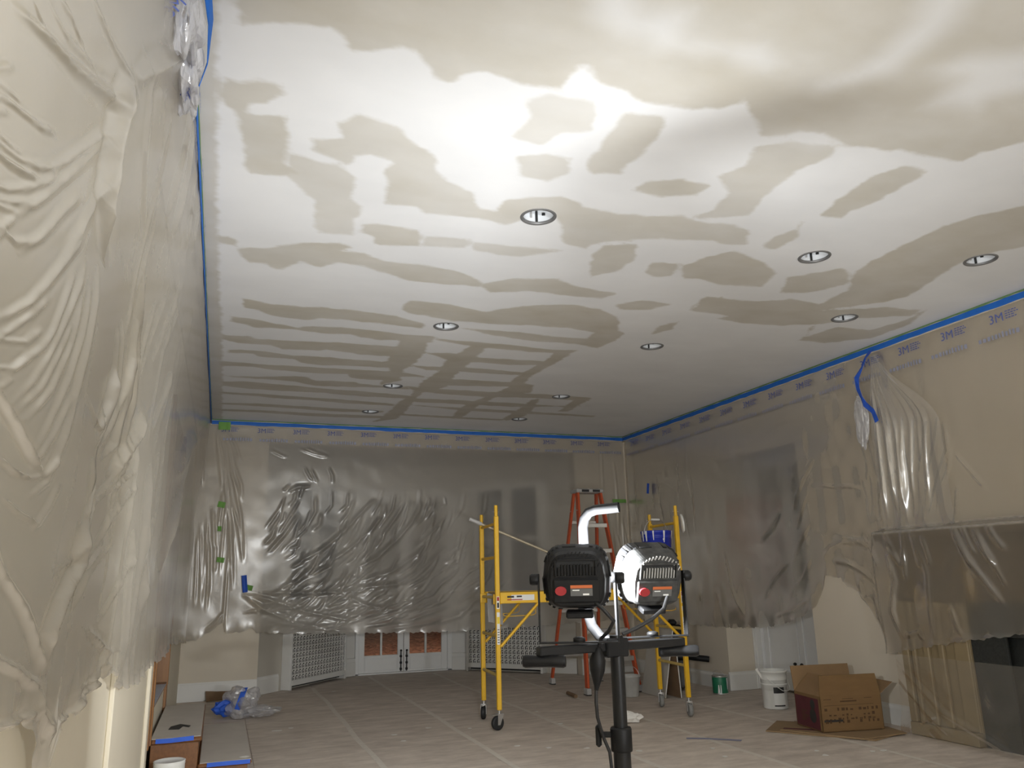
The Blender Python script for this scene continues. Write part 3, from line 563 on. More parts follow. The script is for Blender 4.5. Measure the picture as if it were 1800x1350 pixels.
def ceiling_mat():
    """white primer with tan skim-coat patches; the patch outlines come with the mesh"""
    mt, nt, b = base_mat('skimmed_ceiling')
    tc = N(nt, 'ShaderNodeTexCoord')
    a1 = N(nt, 'ShaderNodeAttribute', attribute_name='patch_edge'); a2 = N(nt, 'ShaderNodeAttribute', attribute_name='patch_weight')
    mp = N(nt, 'ShaderNodeMapping'); mp.inputs['Scale'].default_value = (1, 1.6, 1)
    nt.links.new(tc.outputs['Object'], mp.inputs[0])
    nz = N(nt, 'ShaderNodeTexNoise'); nz.inputs['Scale'].default_value = 7; nz.inputs['Detail'].default_value = 3; nz.inputs['Roughness'].default_value = 0.5
    nt.links.new(mp.outputs[0], nz.inputs['Vector'])
    s1 = N(nt, 'ShaderNodeMath', operation='SUBTRACT'); s1.inputs[1].default_value = 0.5; nt.links.new(nz.outputs[0], s1.inputs[0])
    s2 = N(nt, 'ShaderNodeMath', operation='MULTIPLY_ADD'); s2.inputs[1].default_value = 0.07
    nt.links.new(s1.outputs[0], s2.inputs[0]); nt.links.new(a1.outputs['Fac'], s2.inputs[2])
    mr = N(nt, 'ShaderNodeMapRange', interpolation_type='SMOOTHSTEP'); mr.inputs[1].default_value = -0.016; mr.inputs[2].default_value = 0.022
    nt.links.new(s2.outputs[0], mr.inputs[0])
    n2 = N(nt, 'ShaderNodeTexNoise'); n2.inputs['Scale'].default_value = 2.4; n2.inputs['Detail'].default_value = 6
    nt.links.new(mp.outputs[0], n2.inputs['Vector'])
    r2 = N(nt, 'ShaderNodeMapRange'); r2.inputs[1].default_value = 0.3; r2.inputs[2].default_value = 0.7; r2.inputs[3].default_value = 0.72; r2.inputs[4].default_value = 1.0
    nt.links.new(n2.outputs[0], r2.inputs[0])
    q = N(nt, 'ShaderNodeMath', operation='MULTIPLY'); nt.links.new(mr.outputs[0], q.inputs[0]); nt.links.new(a2.outputs['Fac'], q.inputs[1])
    q2 = N(nt, 'ShaderNodeMath', operation='MULTIPLY'); nt.links.new(q.outputs[0], q2.inputs[0]); nt.links.new(r2.outputs[0], q2.inputs[1])
    mx = N(nt, 'ShaderNodeMix', data_type='RGBA'); mx.inputs[6].default_value = (0.80, 0.80, 0.80, 1); mx.inputs[7].default_value = (0.50, 0.46, 0.375, 1)
    nt.links.new(q2.outputs[0], mx.inputs[0])
    n3 = N(nt, 'ShaderNodeTexNoise'); n3.inputs['Scale'].default_value = 1.3; n3.inputs['Detail'].default_value = 4
    nt.links.new(mp.outputs[0], n3.inputs['Vector'])
    r3 = N(nt, 'ShaderNodeMapRange'); r3.inputs[1].default_value = 0.35; r3.inputs[2].default_value = 0.65; r3.inputs[3].default_value = 0.93; r3.inputs[4].default_value = 1.0
    nt.links.new(n3.outputs[0], r3.inputs[0])
    vm = N(nt, 'ShaderNodeVectorMath', operation='SCALE'); nt.links.new(mx.outputs[2], vm.inputs[0]); nt.links.new(r3.outputs[0], vm.inputs['Scale'])
    nt.links.new(vm.outputs[0], b.inputs['Base Color'])
    b.inputs['Roughness'].default_value = 0.7
    bp = N(nt, 'ShaderNodeBump'); bp.inputs['Strength'].default_value = 0.15; bp.inputs['Distance'].default_value = 0.003
    nt.links.new(q2.outputs[0], bp.inputs['Height']); nt.links.new(bp.outputs[0], b.inputs['Normal'])
    return mt
M_ceil = ceiling_mat()

# ------------------------------------------------------------------ floor
fl = MB().box(XL - 0.02, 6.1, YN, 12.15, -0.15, -0.004).build('floor', M_floor[0], None, 'structure')
SEAMS = [XL, 0.32, 1.20, 2.07, 2.98, 3.80, 4.72, XR]
for k in range(7):
    x0, x1 = SEAMS[k], SEAMS[k + 1]
    y1 = 10.36 if k in (0, 6) else (10.55 if k in (1, 5) else 11.4)
    if k in (2, 3, 4): y1 = 11.75
    mb = MB(); n = 60; vv = []; ff = []
    for i in range(n + 1):
        y = YN + 0.01 + (y1 - YN - 0.02) * i / n
        for x, e in ((x0 + 0.003, 1), (x0 + 0.05, 0), ((x0 + x1) / 2, 0), (x1 - 0.05, 0), (x1 - 0.003, 1)):
            vv.append((x, y, 0.0 + 0.0012 * random.random()))
    for i in range(n):
        for j in range(4):
            a = i * 5 + j; ff.append((a, a + 1, a + 6, a + 5))
    mb.add(vv, ff, True)
    mb.box(x0 + 0.003, x1 - 0.003, YN + .01, y1 - .01, -0.004, -0.0008)
    mb.build('paper_sheet', M_floor[k % 3], fl)
for k in range(2, 7):
    x = SEAMS[k]; mb = MB(); vv = []; ff = []; n = 50
    y1 = 11.7 if k in (3, 4) else (10.9 if k in (2, 5) else 10.3)
    for i in range(n + 1):
        y = YN + 0.02 + (y1 - YN - 0.02) * i / n
        dx = 0.012 * math.sin(y * 1.3 + k) + 0.006 * math.sin(y * 4.1)
        vv += [(x + dx - 0.024, y, 0.0022), (x + dx, y, 0.0042), (x + dx + 0.024, y, 0.0022)]
    for i in range(n):
        for j in range(2):
            a = i * 3 + j; ff.append((a, a + 1, a + 4, a + 3))
    mb.add(vv, ff, True).build('seam_tape', M_seam, fl)

# ------------------------------------------------------------------ ceiling with skim-coat patches and light openings
CANS = [(1.60, 3.85), (3.57, 3.86), (4.71, 3.57), (4.71, 4.84), (1.62, 5.95), (3.57, 6.00), (1.61, 8.07), (3.57, 8.09), (1.61, 9.43), (3.56, 9.44)]
def seg_sd(px, py, poly):
    """signed distance to a polygon, positive inside"""
    P = np.array(poly); Q = np.roll(P, -1, 0)
    best = np.full(px.shape, 1e9); ins = np.zeros(px.shape, bool)
    for (ax, ay), (bx_, by) in zip(P, Q):
        ex, ey = bx_ - ax, by - ay; L = ex * ex + ey * ey + 1e-12
        t = np.clip(((px - ax) * ex + (py - ay) * ey) / L, 0, 1)
        best = np.minimum(best, (px - ax - t * ex) ** 2 + (py - ay - t * ey) ** 2)
        c = ((ay > py) != (by > py)) & (px < ex * (py - ay) / (ey + 1e-12) + ax)
        ins ^= c
    d = np.sqrt(best)
    return np.where(ins, d, -d)
def build_ceiling():
    st = 0.034
    nx = int(round((6.12 + 0.42) / st)); ny = int(round((YB + 0.02 - 1.4) / st))
    xs = -0.42 + np.arange(nx + 1) * st; ys = 1.4 + np.arange(ny + 1) * st
    cells = np.ones((nx, ny), bool); rings = []
    for (cx_, cy_) in CANS:
        i = int(round((cx_ + 0.42) / st)); j = int(round((cy_ - 1.4) / st)); k = 4
        cells[i - k:i + k, j - k:j + k] = False; rings.append((cx_, cy_, i, j, k))
    idx = lambda i, j: i * (ny + 1) + j
    GX, GY = np.meshgrid(xs, ys, indexing='ij')
    verts = np.stack([GX.ravel(), GY.ravel(), np.full(GX.size, H)], 1).tolist()
    faces = [(idx(i, j), idx(i, j + 1), idx(i + 1, j + 1), idx(i + 1, j)) for i in range(nx) for j in range(ny) if cells[i, j]]
    for (cx_, cy_, i, j, k) in rings:
        loop = [(i - k + a, j - k) for a in range(2 * k)] + [(i + k, j - k + a) for a in range(2 * k)] + [(i + k - a, j + k) for a in range(2 * k)] + [(i - k, j + k - a) for a in range(2 * k)]
        n0 = len(verts)
        for (p, q) in loop:
            t = math.atan2(ys[q] - cy_, xs[p] - cx_)
            verts.append([cx_ + 0.092 * math.cos(t), cy_ + 0.092 * math.sin(t), H])
        n = len(loop)
        for a in range(n):
            b = (a + 1) % n
            faces.append((idx(*loop[a]), n0 + a, n0 + b, idx(*loop[b])))
    n0 = len(verts)
    verts += [[-0.42, YN - .02, H], [6.12, YN - .02, H], [6.12, 1.4, H], [-0.42, 1.4, H]]
    faces.append((n0, n0 + 3, n0 + 2, n0 + 1))
    V = np.array(verts); px, py = V[:, 0], V[:, 1]
    sd = np.full(len(V), -0.3); wt = np.full(len(V), 0.8)
    for op, poly in CEILING_PATCHES + [(0.75, [(-0.3, 1), (-0.12, 1), (-0.135, 3.5), (-0.13, 5), (-0.10, 7), (-0.09, 10.4), (-0.3, 10.4)])]:
        P = np.array(poly); lo = P.min(0) - .3; hi = P.max(0) + .3
        mk = (px > lo[0]) & (px < hi[0]) & (py > lo[1]) & (py < hi[1])
        d = np.full(len(V), -0.3); d[mk] = seg_sd(px[mk], py[mk], poly)
        up = d > sd; sd = np.where(up, d, sd); wt = np.where(up, op, wt)
    for op, poly in CEILING_GAPS:
        P = np.array(poly); lo = P.min(0) - .3; hi = P.max(0) + .3
        mk = (px > lo[0]) & (px < hi[0]) & (py > lo[1]) & (py < hi[1])
        d = np.full(len(V), -0.3); d[mk] = seg_sd(px[mk], py[mk], poly)
        wt = wt * (1 - op * sstep(-0.07, 0.12, d))
    sd[-4:] = 0.2
    me = bpy.data.meshes.new('ceiling'); me.from_pydata(verts, [], faces); me.materials.append(M_ceil)
    a = me.attributes.new('patch_edge', 'FLOAT', 'POINT'); a.data.foreach_set('value', np.clip(sd, -.3, .3).astype(np.float32))
    a = me.attributes.new('patch_weight', 'FLOAT', 'POINT'); a.data.foreach_set('value', wt.astype(np.float32))
    o = bpy.data.objects.new('ceiling', me); COL.objects.link(o); o['kind'] = 'structure'
    return o
build_ceiling()
MB().box(-2.2, 6.3, YN - .1, 12.2, H + 0.16, H + 0.26).build('trim_1', M_dark, None, 'structure')   # deck above the ceiling

# ------------------------------------------------------------------ walls
# wall on the stair side: near panel, lintel and far part round the stair doorway (Y 5.95..7.5)
DY0, DY1, DZ0, DZ1 = 5.92, 7.50, 0.51, 2.50
mb = MB()
mb.box(XL - .14, XL, YN, DY0, -.15, H); mb.box(XL - .14, XL, DY1, YB + .14, -.15, H)
mb.box(XL - .14, XL, DY0, DY1, DZ1, H); mb.box(XL - .14, XL, DY0, DY1, -.15, DZ0)
mb.build('wall_left', M_cream, None, 'structure')
# boxed cornice under the ceiling on that side
mb = MB(); prof = [(XL, H - .20), (XL + .012, H - .20), (XL + .03, H - .16), (XL + .07, H - .10), (XL + .115, H - .06), (XL + .15, H - .05), (XL + .15, H), (XL, H)]
Mx = Matrix(((1, 0, 0, 0), (0, 0, -1, 0), (0, 1, 0, 0), (0, 0, 0, 1)))
mb.prism(prof, -YB, -YN, Mx); mb.build('trim_2', M_wall, None, 'structure')
# flat vertical boards of the wall panelling and wood door lining
mb = MB().bbox(XL, XL + .02, 3.62, 3.74, 0.0, 1.05, .004); mb.build('trim_3', M_cream, None, 'structure')
mb = MB().bbox(XL, XL + .022, 5.55, 5.70, 0.0, 1.05, .004); mb.build('trim_4', M_cream, None, 'structure')
mb = MB()
mb.bbox(XL - .16, XL + .03, DY0 - .02, DY0 + .02, DZ0 - .2, DZ1, .004); mb.bbox(XL - .16, XL + .03, DY1 - .035, DY1, DZ0, DZ1, .004); mb.bbox(XL - .16, XL + .03, DY0, DY1, DZ1 - .04, DZ1, .004)
mb.bbox(XL, XL + .022, DY0 - .12, DY0 - .02, 0.3, DZ1 + .1, .004); mb.bbox(XL, XL + .022, DY1, DY1 + .11, 0.0, DZ1 + .1, .004)
mb.build('trim_5', M_jamb, None, 'structure')
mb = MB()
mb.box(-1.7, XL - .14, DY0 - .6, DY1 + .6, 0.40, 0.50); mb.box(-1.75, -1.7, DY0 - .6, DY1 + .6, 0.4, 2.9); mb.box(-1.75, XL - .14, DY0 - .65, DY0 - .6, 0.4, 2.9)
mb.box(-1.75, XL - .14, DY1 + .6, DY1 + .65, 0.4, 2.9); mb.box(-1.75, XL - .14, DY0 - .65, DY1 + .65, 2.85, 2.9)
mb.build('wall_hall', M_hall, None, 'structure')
# back wall with the bay opening
BX0, BX1, BZ = 0.49, 4.74, 3.05
mb = MB(); mb.box(XL - .14, BX0, YB, YB + .14, -.15, H); mb.box(BX1, 6.1, YB, YB + .14, -.15, H); mb.box(BX0, BX1, YB, YB + .14, BZ, H)
mb.build('wall_back', M_wall, None, 'structure')
BAYC = (BX0 + BX1) / 2
bay = [(BX0, YB + .14), (BX0, YB + .16), (0.76, 10.84), (1.66, 11.86), (1.90, 12.0)]
mb = MB()
def bay_wall(p, q, z0, z1, t=.12):
    p = Vector((p[0], p[1], 0)); q = Vector((q[0], q[1], 0)); d = (q - p).normalized(); n = Vector((-d.y, d.x, 0)) * t
    mb.add([p + Vector((0, 0, z0)), q + Vector((0, 0, z0)), q + n + Vector((0, 0, z0)), p + n + Vector((0, 0, z0)), p + Vector((0, 0, z1)), q + Vector((0, 0, z1)), q + n + Vector((0, 0, z1)), p + n + Vector((0, 0, z1))],
           [(0, 3, 2, 1), (4, 5, 6, 7), (0, 1, 5, 4), (1, 2, 6, 5), (2, 3, 7, 6), (3, 0, 4, 7)])
mir = lambda p: (2 * BAYC - p[0], p[1])
bay_wall(bay[1], bay[2], -.15, BZ); bay_wall(mir(bay[2]), mir(bay[1]), -.15, BZ)
bay_wall(bay[2], bay[3], -.15, 0.98); bay_wall(mir(bay[3]), mir(bay[2]), -.15, 0.98)
bay_wall(bay[2], bay[3], 2.72, BZ); bay_wall(mir(bay[3]), mir(bay[2]), 2.72, BZ)
bay_wall(bay[3], bay[4], -.15, BZ); bay_wall(mir(bay[4]), mir(bay[3]), -.15, BZ)
bay_wall(bay[4], mir(bay[4]), 2.62, BZ)
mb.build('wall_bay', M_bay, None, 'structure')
mb = MB().prism([bay[0], (BX0 - .1, YB + .2), (1.5, 12.2), mir((1.5, 12.2)), mir((BX0 - .1, YB + .2)), mir(bay[0])], BZ, BZ + .1)
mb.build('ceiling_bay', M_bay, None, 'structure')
# wall on the chimney side with the door recess (Y 6.65..8.15)
NY0, NY1, NZ, NX = 6.65, 8.15, 2.62, 6.05
mb = MB(); mb.box(XR, XR + .12, YN, NY0, -.15, H); mb.box(XR, XR + .12, NY1, YB + .14, -.15, H); mb.box(XR, XR + .12, NY0, NY1, NZ, H)
mb.box(XR + .12, NX + .1, NY0 - .12, NY0, -.15, 2.9); mb.box(XR + .12, NX + .1, NY1, NY1 + .12, -.15, 2.9); mb.box(XR + .12, NX + .1, NY0 - .1, NY1 + .1, 2.85, 2.95)
mb.box(NX + .06, NX + .12, NY0 - .1, NY1 + .1, -.15, 2.9)
mb.build('wall_right', M_wall, None, 'structure')
MB().box(XL - .14, 6.1, YN - .12, YN, -.15, H).build('wall_near', M_wall, None, 'structure')

# skirting boards
def skirting(name, runs, h=.17, t=.018):
    mb = MB()
    for (p, q) in runs:
        Mf = frame_between((p[0], p[1], 0), (q[0], q[1], 0)); L = (Vector(q) - Vector(p)).length
        pr = [(0, 0), (-t, 0), (-t, h - .035), (-t * .75, h - .022), (-t * .45, h - .012), (-t * .45, h), (0, h)]
        Q = Mf @ Matrix(((0, 0, 1, 0), (1, 0, 0, 0), (0, 1, 0, 0), (0, 0, 0, 1)))
        mb.prism(pr, 0, L, Q)
    return mb.build(name, M_trim, None, 'structure')
skirting('baseboard_back', [((XL, YB), (BX0, YB)), ((BX1, YB), (XR, YB))], .205)
skirting('baseboard_bay', [(bay[1], bay[2]), (mir(bay[2]), mir(bay[1]))], .205)
skirting('baseboard_right', [((XR, YB), (XR, NY1)), ((XR, NY0), (XR, 5.42)), ((XR, 2.1), (XR, YN))], .17)
skirting('baseboard_recess', [((XR - .02, NY1), (5.93, NY1))], .20, .022)
mb = MB().bbox(5.93, 6.05, NY1 - .03, NY1, 0, NZ, .006).bbox(5.945, 5.985, NY1 - .045, NY1 - .03, 0, NZ, .006); mb.build('trim_6', M_trim, None, 'structure')
# pilasters beside the garden doors
for p, q in ((bay[3], bay[4]), (mir(bay[4]), mir(bay[3]))):
    Mf = frame_between((p[0], p[1], 0), (q[0], q[1], 0)); L = (Vector(q) - Vector(p)).length
    mb = MB(); mb.bbox(0.0, L, -.05, .0, 0, .24, .006, Mf); mb.bbox(0.02, L - .02, -.028, 0, .24, 2.6, .006, Mf); mb.bbox(.03, L - .03, -.062, -.05, 0, .19, .006, Mf)
    mb.build('trim_7', M_trim if p[0] < 2 else M_trim, None, 'structure')

# ------------------------------------------------------------------ garden doors in the bay
def french_leaf(root, x0, x1, side, y, ptop=2.52, pz0=.26, rows=4):
    st = .085
    lf = MB(); lf.bbox(x0, x0 + st, y, y + .045, .02, 2.6, .004); lf.bbox(x1 - st, x1, y, y + .045, .02, 2.6, .004)
    lf.bbox(x0 + st, x1 - st, y, y + .045, .02, pz0, .004); lf.bbox(x0 + st, x1 - st, y, y + .045, ptop, 2.6, .004)
    lf.bbox(x0 + st + .01, x1 - st - .01, y - .006, y, .05, pz0 - .04, .003)
    leaf = lf.build('door_leaf', M_white, root)
    xm = (x0 + x1) / 2
    MB().bbox(xm - .014, xm + .014, y - .004, y + .04, pz0, ptop, .004).build('muntin', M_white, leaf)
    hh = (ptop - pz0) / rows
    for r in range(1, rows):
        MB().bbox(x0 + st, x1 - st, y - .004, y + .04, pz0 + r * hh - .014, pz0 + r * hh + .014, .004).build('muntin', M_white, leaf)
    for r in range(rows):
        for (a, b) in ((x0 + st, xm - .014), (xm + .014, x1 - st)):
            zz0 = pz0 + r * hh + (.014 if r else 0); zz1 = pz0 + (r + 1) * hh - (.014 if r < rows - 1 else 0)
            MB().box(a, b, y + .018, y + .022, zz0, zz1).build('glass_pane', M_glass, leaf)
    bx = x1 - .04 if side < 0 else x0 + .04
    bo = MB(); bo.tube([(bx, y - .022, .03), (bx, y - .022, .30)], .0085, 8)
    for z in (.045, .13, .22): bo.bbox(bx - .016, bx + .016, y - .03, y, z, z + .03, .003)
    bo.lathe([(0, -.016), (.013, -.010), (.017, 0), (.013, .010), (0, .016)], (bx, y - .03, .315), 12)
    bo.build('door_bolt', M_blackm, leaf)
d1 = empty('door_1'); d1['kind'] = 'structure'
french_leaf(d1, 1.945, 2.602, -1, 11.97); french_leaf(d1, 2.608, 3.265, 1, 11.97)
fr = MB(); fr.bbox(1.895, 1.945, 11.94, 12.04, 0, 2.66, .004); fr.bbox(3.265, 3.335, 11.94, 12.04, 0, 2.66, .004); fr.bbox(1.895, 3.335, 11.94, 12.04, 2.6, 2.66, .004); fr.box(1.9, 3.33, 11.94, 12.06, 0, .018)
fr.build('door_frame', M_white, d1)
# door in the recess: white lower panels, dark panes above, two floor bolts
d2 = empty('door_2'); d2['kind'] = 'structure'
for (y0, y1, sd_) in ((7.505, 8.10, 1), (6.90, 7.495, -1)):
    lf = MB(); st = .09
    lf.bbox(NX, NX + .045, y0, y0 + st, .02, 2.6, .004); lf.bbox(NX, NX + .045, y1 - st, y1, .02, 2.6, .004)
    for (a, b) in ((.02, .22), (.98, 1.10), (2.52, 2.6)): lf.bbox(NX, NX + .045, y0 + st, y1 - st, a, b, .004)
    leaf = lf.build('door_leaf', M_white, d2)
    MB().bbox(NX + .016, NX + .03, y0 + st, y1 - st, .22, .98, .008).build('door_panel', M_white, leaf)
    ym = (y0 + y1) / 2
    for k in range(1, 4): MB().bbox(NX - .004, NX + .04, y0 + st, y1 - st, 1.10 + k * .355 - .014, 1.10 + k * .355 + .014, .004).build('muntin', M_white, leaf)
    MB().bbox(NX - .004, NX + .04, ym - .014, ym + .014, 1.10, 2.52, .004).build('muntin', M_white, leaf)
    for k in range(4):
        for (a, b) in ((y0 + st, ym - .014), (ym + .014, y1 - st)):
            MB().box(NX + .018, NX + .024, a, b, 1.10 + k * .355 + (.014 if k else 0), 1.10 + (k + 1) * .355 - (.014 if k < 3 else 0)).build('glass_pane', M_glassd, leaf)
    yb = y0 + .05 if sd_ > 0 else y1 - .05
    bo = MB(); bo.tube([(NX - .02, yb, .04), (NX - .02, yb, .30)], .009, 8)
    for z in (.06, .15, .23): bo.bbox(NX - .03, NX, yb - .017, yb + .017, z, z + .035, .003)
    bo.lathe([(0, -.018), (.015, -.011), (.02, 0), (.015, .011), (0, .018)], (NX - .025, yb, .315), 12)
    bo.build('door_bolt', M_blackm, leaf)
MB().bbox(NX - .03, NX + .05, 8.10, NY1 - .03, 0, 2.7, .005).bbox(NX - .03, NX + .05, NY0, 6.90, 0, 2.7, .005).bbox(NX - .03, NX + .05, 6.90, 8.10, 2.6, 2.7, .005).build('door_frame', M_white, d2)
# bay side windows
for n_, (p, q) in enumerate(((bay[2], bay[3]), (mir(bay[3]), mir(bay[2])))):
    Mf = frame_between((p[0], p[1], 0), (q[0], q[1], 0)); L = (Vector(q) - Vector(p)).length
    wr = empty('window_%d' % (n_ + 1)); wr['kind'] = 'structure'
    f = MB(); f.bbox(0, .16, -.02, .08, .98, 2.72, .005, Mf); f.bbox(L - .16, L, -.02, .08, .98, 2.72, .005, Mf); f.bbox(.16, L - .16, -.02, .08, .98, 1.08, .005, Mf); f.bbox(.16, L - .16, -.02, .08, 2.62, 2.72, .005, Mf)
    f.bbox(L / 2 - .07, L / 2 + .07, -.02, .08, 1.08, 2.62, .005, Mf); f.bbox(.16, L - .16, -.01, .07, 1.84, 1.90, .005, Mf)
    f.build('window_frame', M_trim, wr)
    for (a, b) in ((.16, L / 2 - .07), (L / 2 + .07, L - .16)):
        for (z0, z1) in ((1.08, 1.84), (1.90, 2.62)):
            MB().box(a, b, .03, .036, z0, z1, Mf).build('glass_pane', M_glassd, wr)

# ------------------------------------------------------------------ radiator covers below the bay windows
def radiator(p, q, label):
    Mf = frame_between((p[0], p[1], 0), (q[0], q[1], 0)); L = (Vector(q) - Vector(p)).length
    r = thing('radiator_cover', label, 'radiator cover', (0, 0, 0))
    y0, y1 = -.15, -.125; zt = .94
    f = MB(); b = .055
    f.bbox(0, b * .6, y0, y1, 0, zt, .003, Mf); f.bbox(L - b * .6, L, y0, y1, 0, zt, .003, Mf); f.bbox(b * .6, L - b * .6, y0, y1, zt - .05, zt, .003, Mf); f.bbox(b * .6, L - b * .6, y0, y1, .05, .115, .003, Mf)
    f.build('front_frame', M_trim, r)
    MB().bbox(-.01, L + .01, y0 - .012, 0, zt, zt + .025, .004, Mf).build('top_board', M_trim, r)
    MB().bbox(0, .02, y1, -.002, 0, zt, .003, Mf).build('side_board', M_trim, r)
    MB().bbox(L - .02, L, y1, -.002, 0, zt, .003, Mf).build('side_board', M_trim, r)
    MB().box(.02, L - .02, -.05, -.045, .02, zt - .01, Mf).build('backing', M_dark, r)
    # pierced sheet: staggered upright and level slots
    x0, x1, z0, z1 = b * .6, L - b * .6, .115, zt - .05
    c = .0132; nx = int((x1 - x0) / c); nz = int((z1 - z0) / c)
    g = MB(); vv = []; ff = []
    for j in range(nz + 1):
        for i in range(nx + 1):
            vv.append(Mf @ Vector((x0 + (x1 - x0) * i / nx, y0 + .012, z0 + (z1 - z0) * j / nz)))
    for j in range(nz):
        for i in range(nx):
            col = i % 5
            hole = (col == 1 and j % 5 in (0, 1, 2)) or (col == 2 and j % 5 == 3) or (col == 3 and j % 5 in (0, 1, 3))
            if not hole:
                k = j * (nx + 1) + i; ff.append((k, k + 1, k + nx + 2, k + nx + 1))
    g.add(vv, ff); g.build('pierced_grille', M_trim, r)
    return r
radiator((0.80, 10.885), (1.63, 11.825), 'white radiator cover with pierced grille between the corner and the garden doors')
radiator(mir((1.63, 11.825)), mir((0.80, 10.885)), 'white radiator cover with pierced grille behind the scaffold and orange ladder')

# ------------------------------------------------------------------ outside the garden doors
def leaf_mat():
    mt, nt, b = base_mat('fallen_leaves')
    tc = N(nt, 'ShaderNodeTexCoord'); vo = N(nt, 'ShaderNodeTexVoronoi'); vo.inputs['Scale'].default_value = 14
    nt.links.new(tc.outputs['Object'], vo.inputs['Vector'])
    r = N(nt, 'ShaderNodeValToRGB'); e = r.color_ramp.elements; e[0].color = (0.10, 0.035, 0.02, 1); e[1].color = (0.55, 0.25, 0.17, 1)
    nt.links.new(vo.outputs['Color'], r.inputs[0]); nt.links.new(r.outputs[0], b.inputs['Base Color']); b.inputs['Roughness'].default_value = 0.8
    bp = N(nt, 'ShaderNodeBump'); bp.inputs['Strength'].default_value = 0.8; bp.inputs['Distance'].default_value = 0.03
    nt.links.new(vo.outputs['Distance'], bp.inputs['Height']); nt.links.new(bp.outputs[0], b.inputs['Normal'])
    return mt
M_leaf = leaf_mat()
gx = np.linspace(-6, 12, 60); gy = np.linspace(12.16, 26, 50); vv = []; ff = []
for j, y in enumerate(gy):
    for i, x in enumerate(gx):
        vv.append((x, y, -0.12 + 0.03 * math.sin(x * 3 + y) * math.sin(y * 2.3) + 0.045 * max(0, y - 14)))
for j in range(49):
    for i in range(59):
        a = j * 60 + i; ff.append((a, a + 1, a + 61, a + 60))
MB().add(vv, ff, True).build('ground_outside', M_leaf, None, 'structure')
M_hedge = mat('night_hedge', (0.035, 0.03, 0.018), 0.9, var=0.6, scale=6, bump=0.8, bscale=12)
vv = []; ff = []
for j in range(20):
    for i in range(61):
        x = -6 + i * .3; z = .3 + j * .2
        vv.append((x, 19 + .5 * math.sin(x * 1.7 + z) + .35 * math.sin(z * 3.1 + x * 2.3) + .2 * random.random(), z))
for j in range(19):
    for i in range(60):
        a = j * 61 + i; ff.append((a, a + 1, a + 62, a + 61))
hd = MB().add(vv, ff, True).build('hedge', M_hedge); tag(hd, 'dark hedge beyond the leaf-strewn ground outside the garden doors', 'hedge')
pl = thing('added_lantern', 'small lantern added outside the bay, out of view, to light the leaves', 'lantern', (4.9, 12.9, 2.3))  # added unseen lantern, there to light the leaves behind the glass
MB().bbox(-.06, .06, -.14, -.03, .16, .19, .004).build('lantern_cap', M_blackm, pl)
MB().bbox(-.05, .05, -.12, -.05, -.01, .01, .004).build('lantern_base', M_blackm, pl)
MB().tube([(0, -.085, -.01), (0, -.085, -2.42)], .02, 10).build('lantern_post', M_blackm, pl)
MB().lathe([(.04, .012), (.045, .08), (.04, .158)], (0, -.085, 0), 16).build('lantern_glass', emit_mat('lantern_glow', (1, .72, .45), 6), pl)
ld = bpy.data.lights.new('added_leaf_light', 'POINT'); ld.energy = 800; ld.color = (1, .78, .6); ld.shadow_soft_size = .06  # light source of the added lantern
lo = bpy.data.objects.new('added_leaf_light', ld); COL.objects.link(lo); lo.location = (4.9, 12.9, 2.4)

# ------------------------------------------------------------------ recessed light openings
def make_can(loc, label):
    c = thing('recessed_light', label, 'ceiling light', loc, 0, 'recessed ceiling lights')
    MB().lathe([(.088, .010), (.0885, -.004), (.1035, -.0050), (.1055, -.002), (.1055, .0002)], (0, 0, 0), 36, cap=False).build('trim_ring', M_can_ring, c)
    MB().lathe([(.0895, .0), (.0895, .15), (.0, .152)], (0, 0, 0), 36, cap=False).build('housing', M_can_in, c)
    s = MB(); s.bbox(-.026, -.012, .076, .086, .008, .075, .002); s.build('socket_clip', M_lab_k, c)
    s = MB(); s.bbox(-.056, -.044, .062, .072, .03, .085, .002); s.build('side_slot', M_grey, c)
    s = MB(); s.bbox(.012, .032, .078, .086, .045, .060, .002); s.build('rating_label', M_lab_k, c)
    return c
can_names = ['recessed light opening nearest the bright pool on the ceiling', 'recessed light opening in the second row above the work light handle shadow',
  'recessed light opening nearest the fireplace wall on the tan skim patches', 'recessed light opening close to the blue tape above the hanging gathered film',
  'recessed light opening at the near edge of the striped skim grid', 'recessed light opening on plain white ceiling between the grid and the side wall',
  'recessed light opening inside the striped skim grid', 'recessed light opening in the far corner square of the skim grid',
  'recessed light opening by the far wall tape among narrow skim stripes', 'recessed light opening by the far wall tape beyond the skim grid corner']
for k, (x, y) in enumerate(CANS):
    if k == 0: can0 = make_can((x, y, H), can_names[0]); cc = can0
    else:
        cc = copy_tree(can0); cc.location = (x, y, H); cc['label'] = can_names[k]
    cc.rotation_euler.z = math.atan2(-x, y) * 1.0 + (0.12 * (k % 3) - .1)

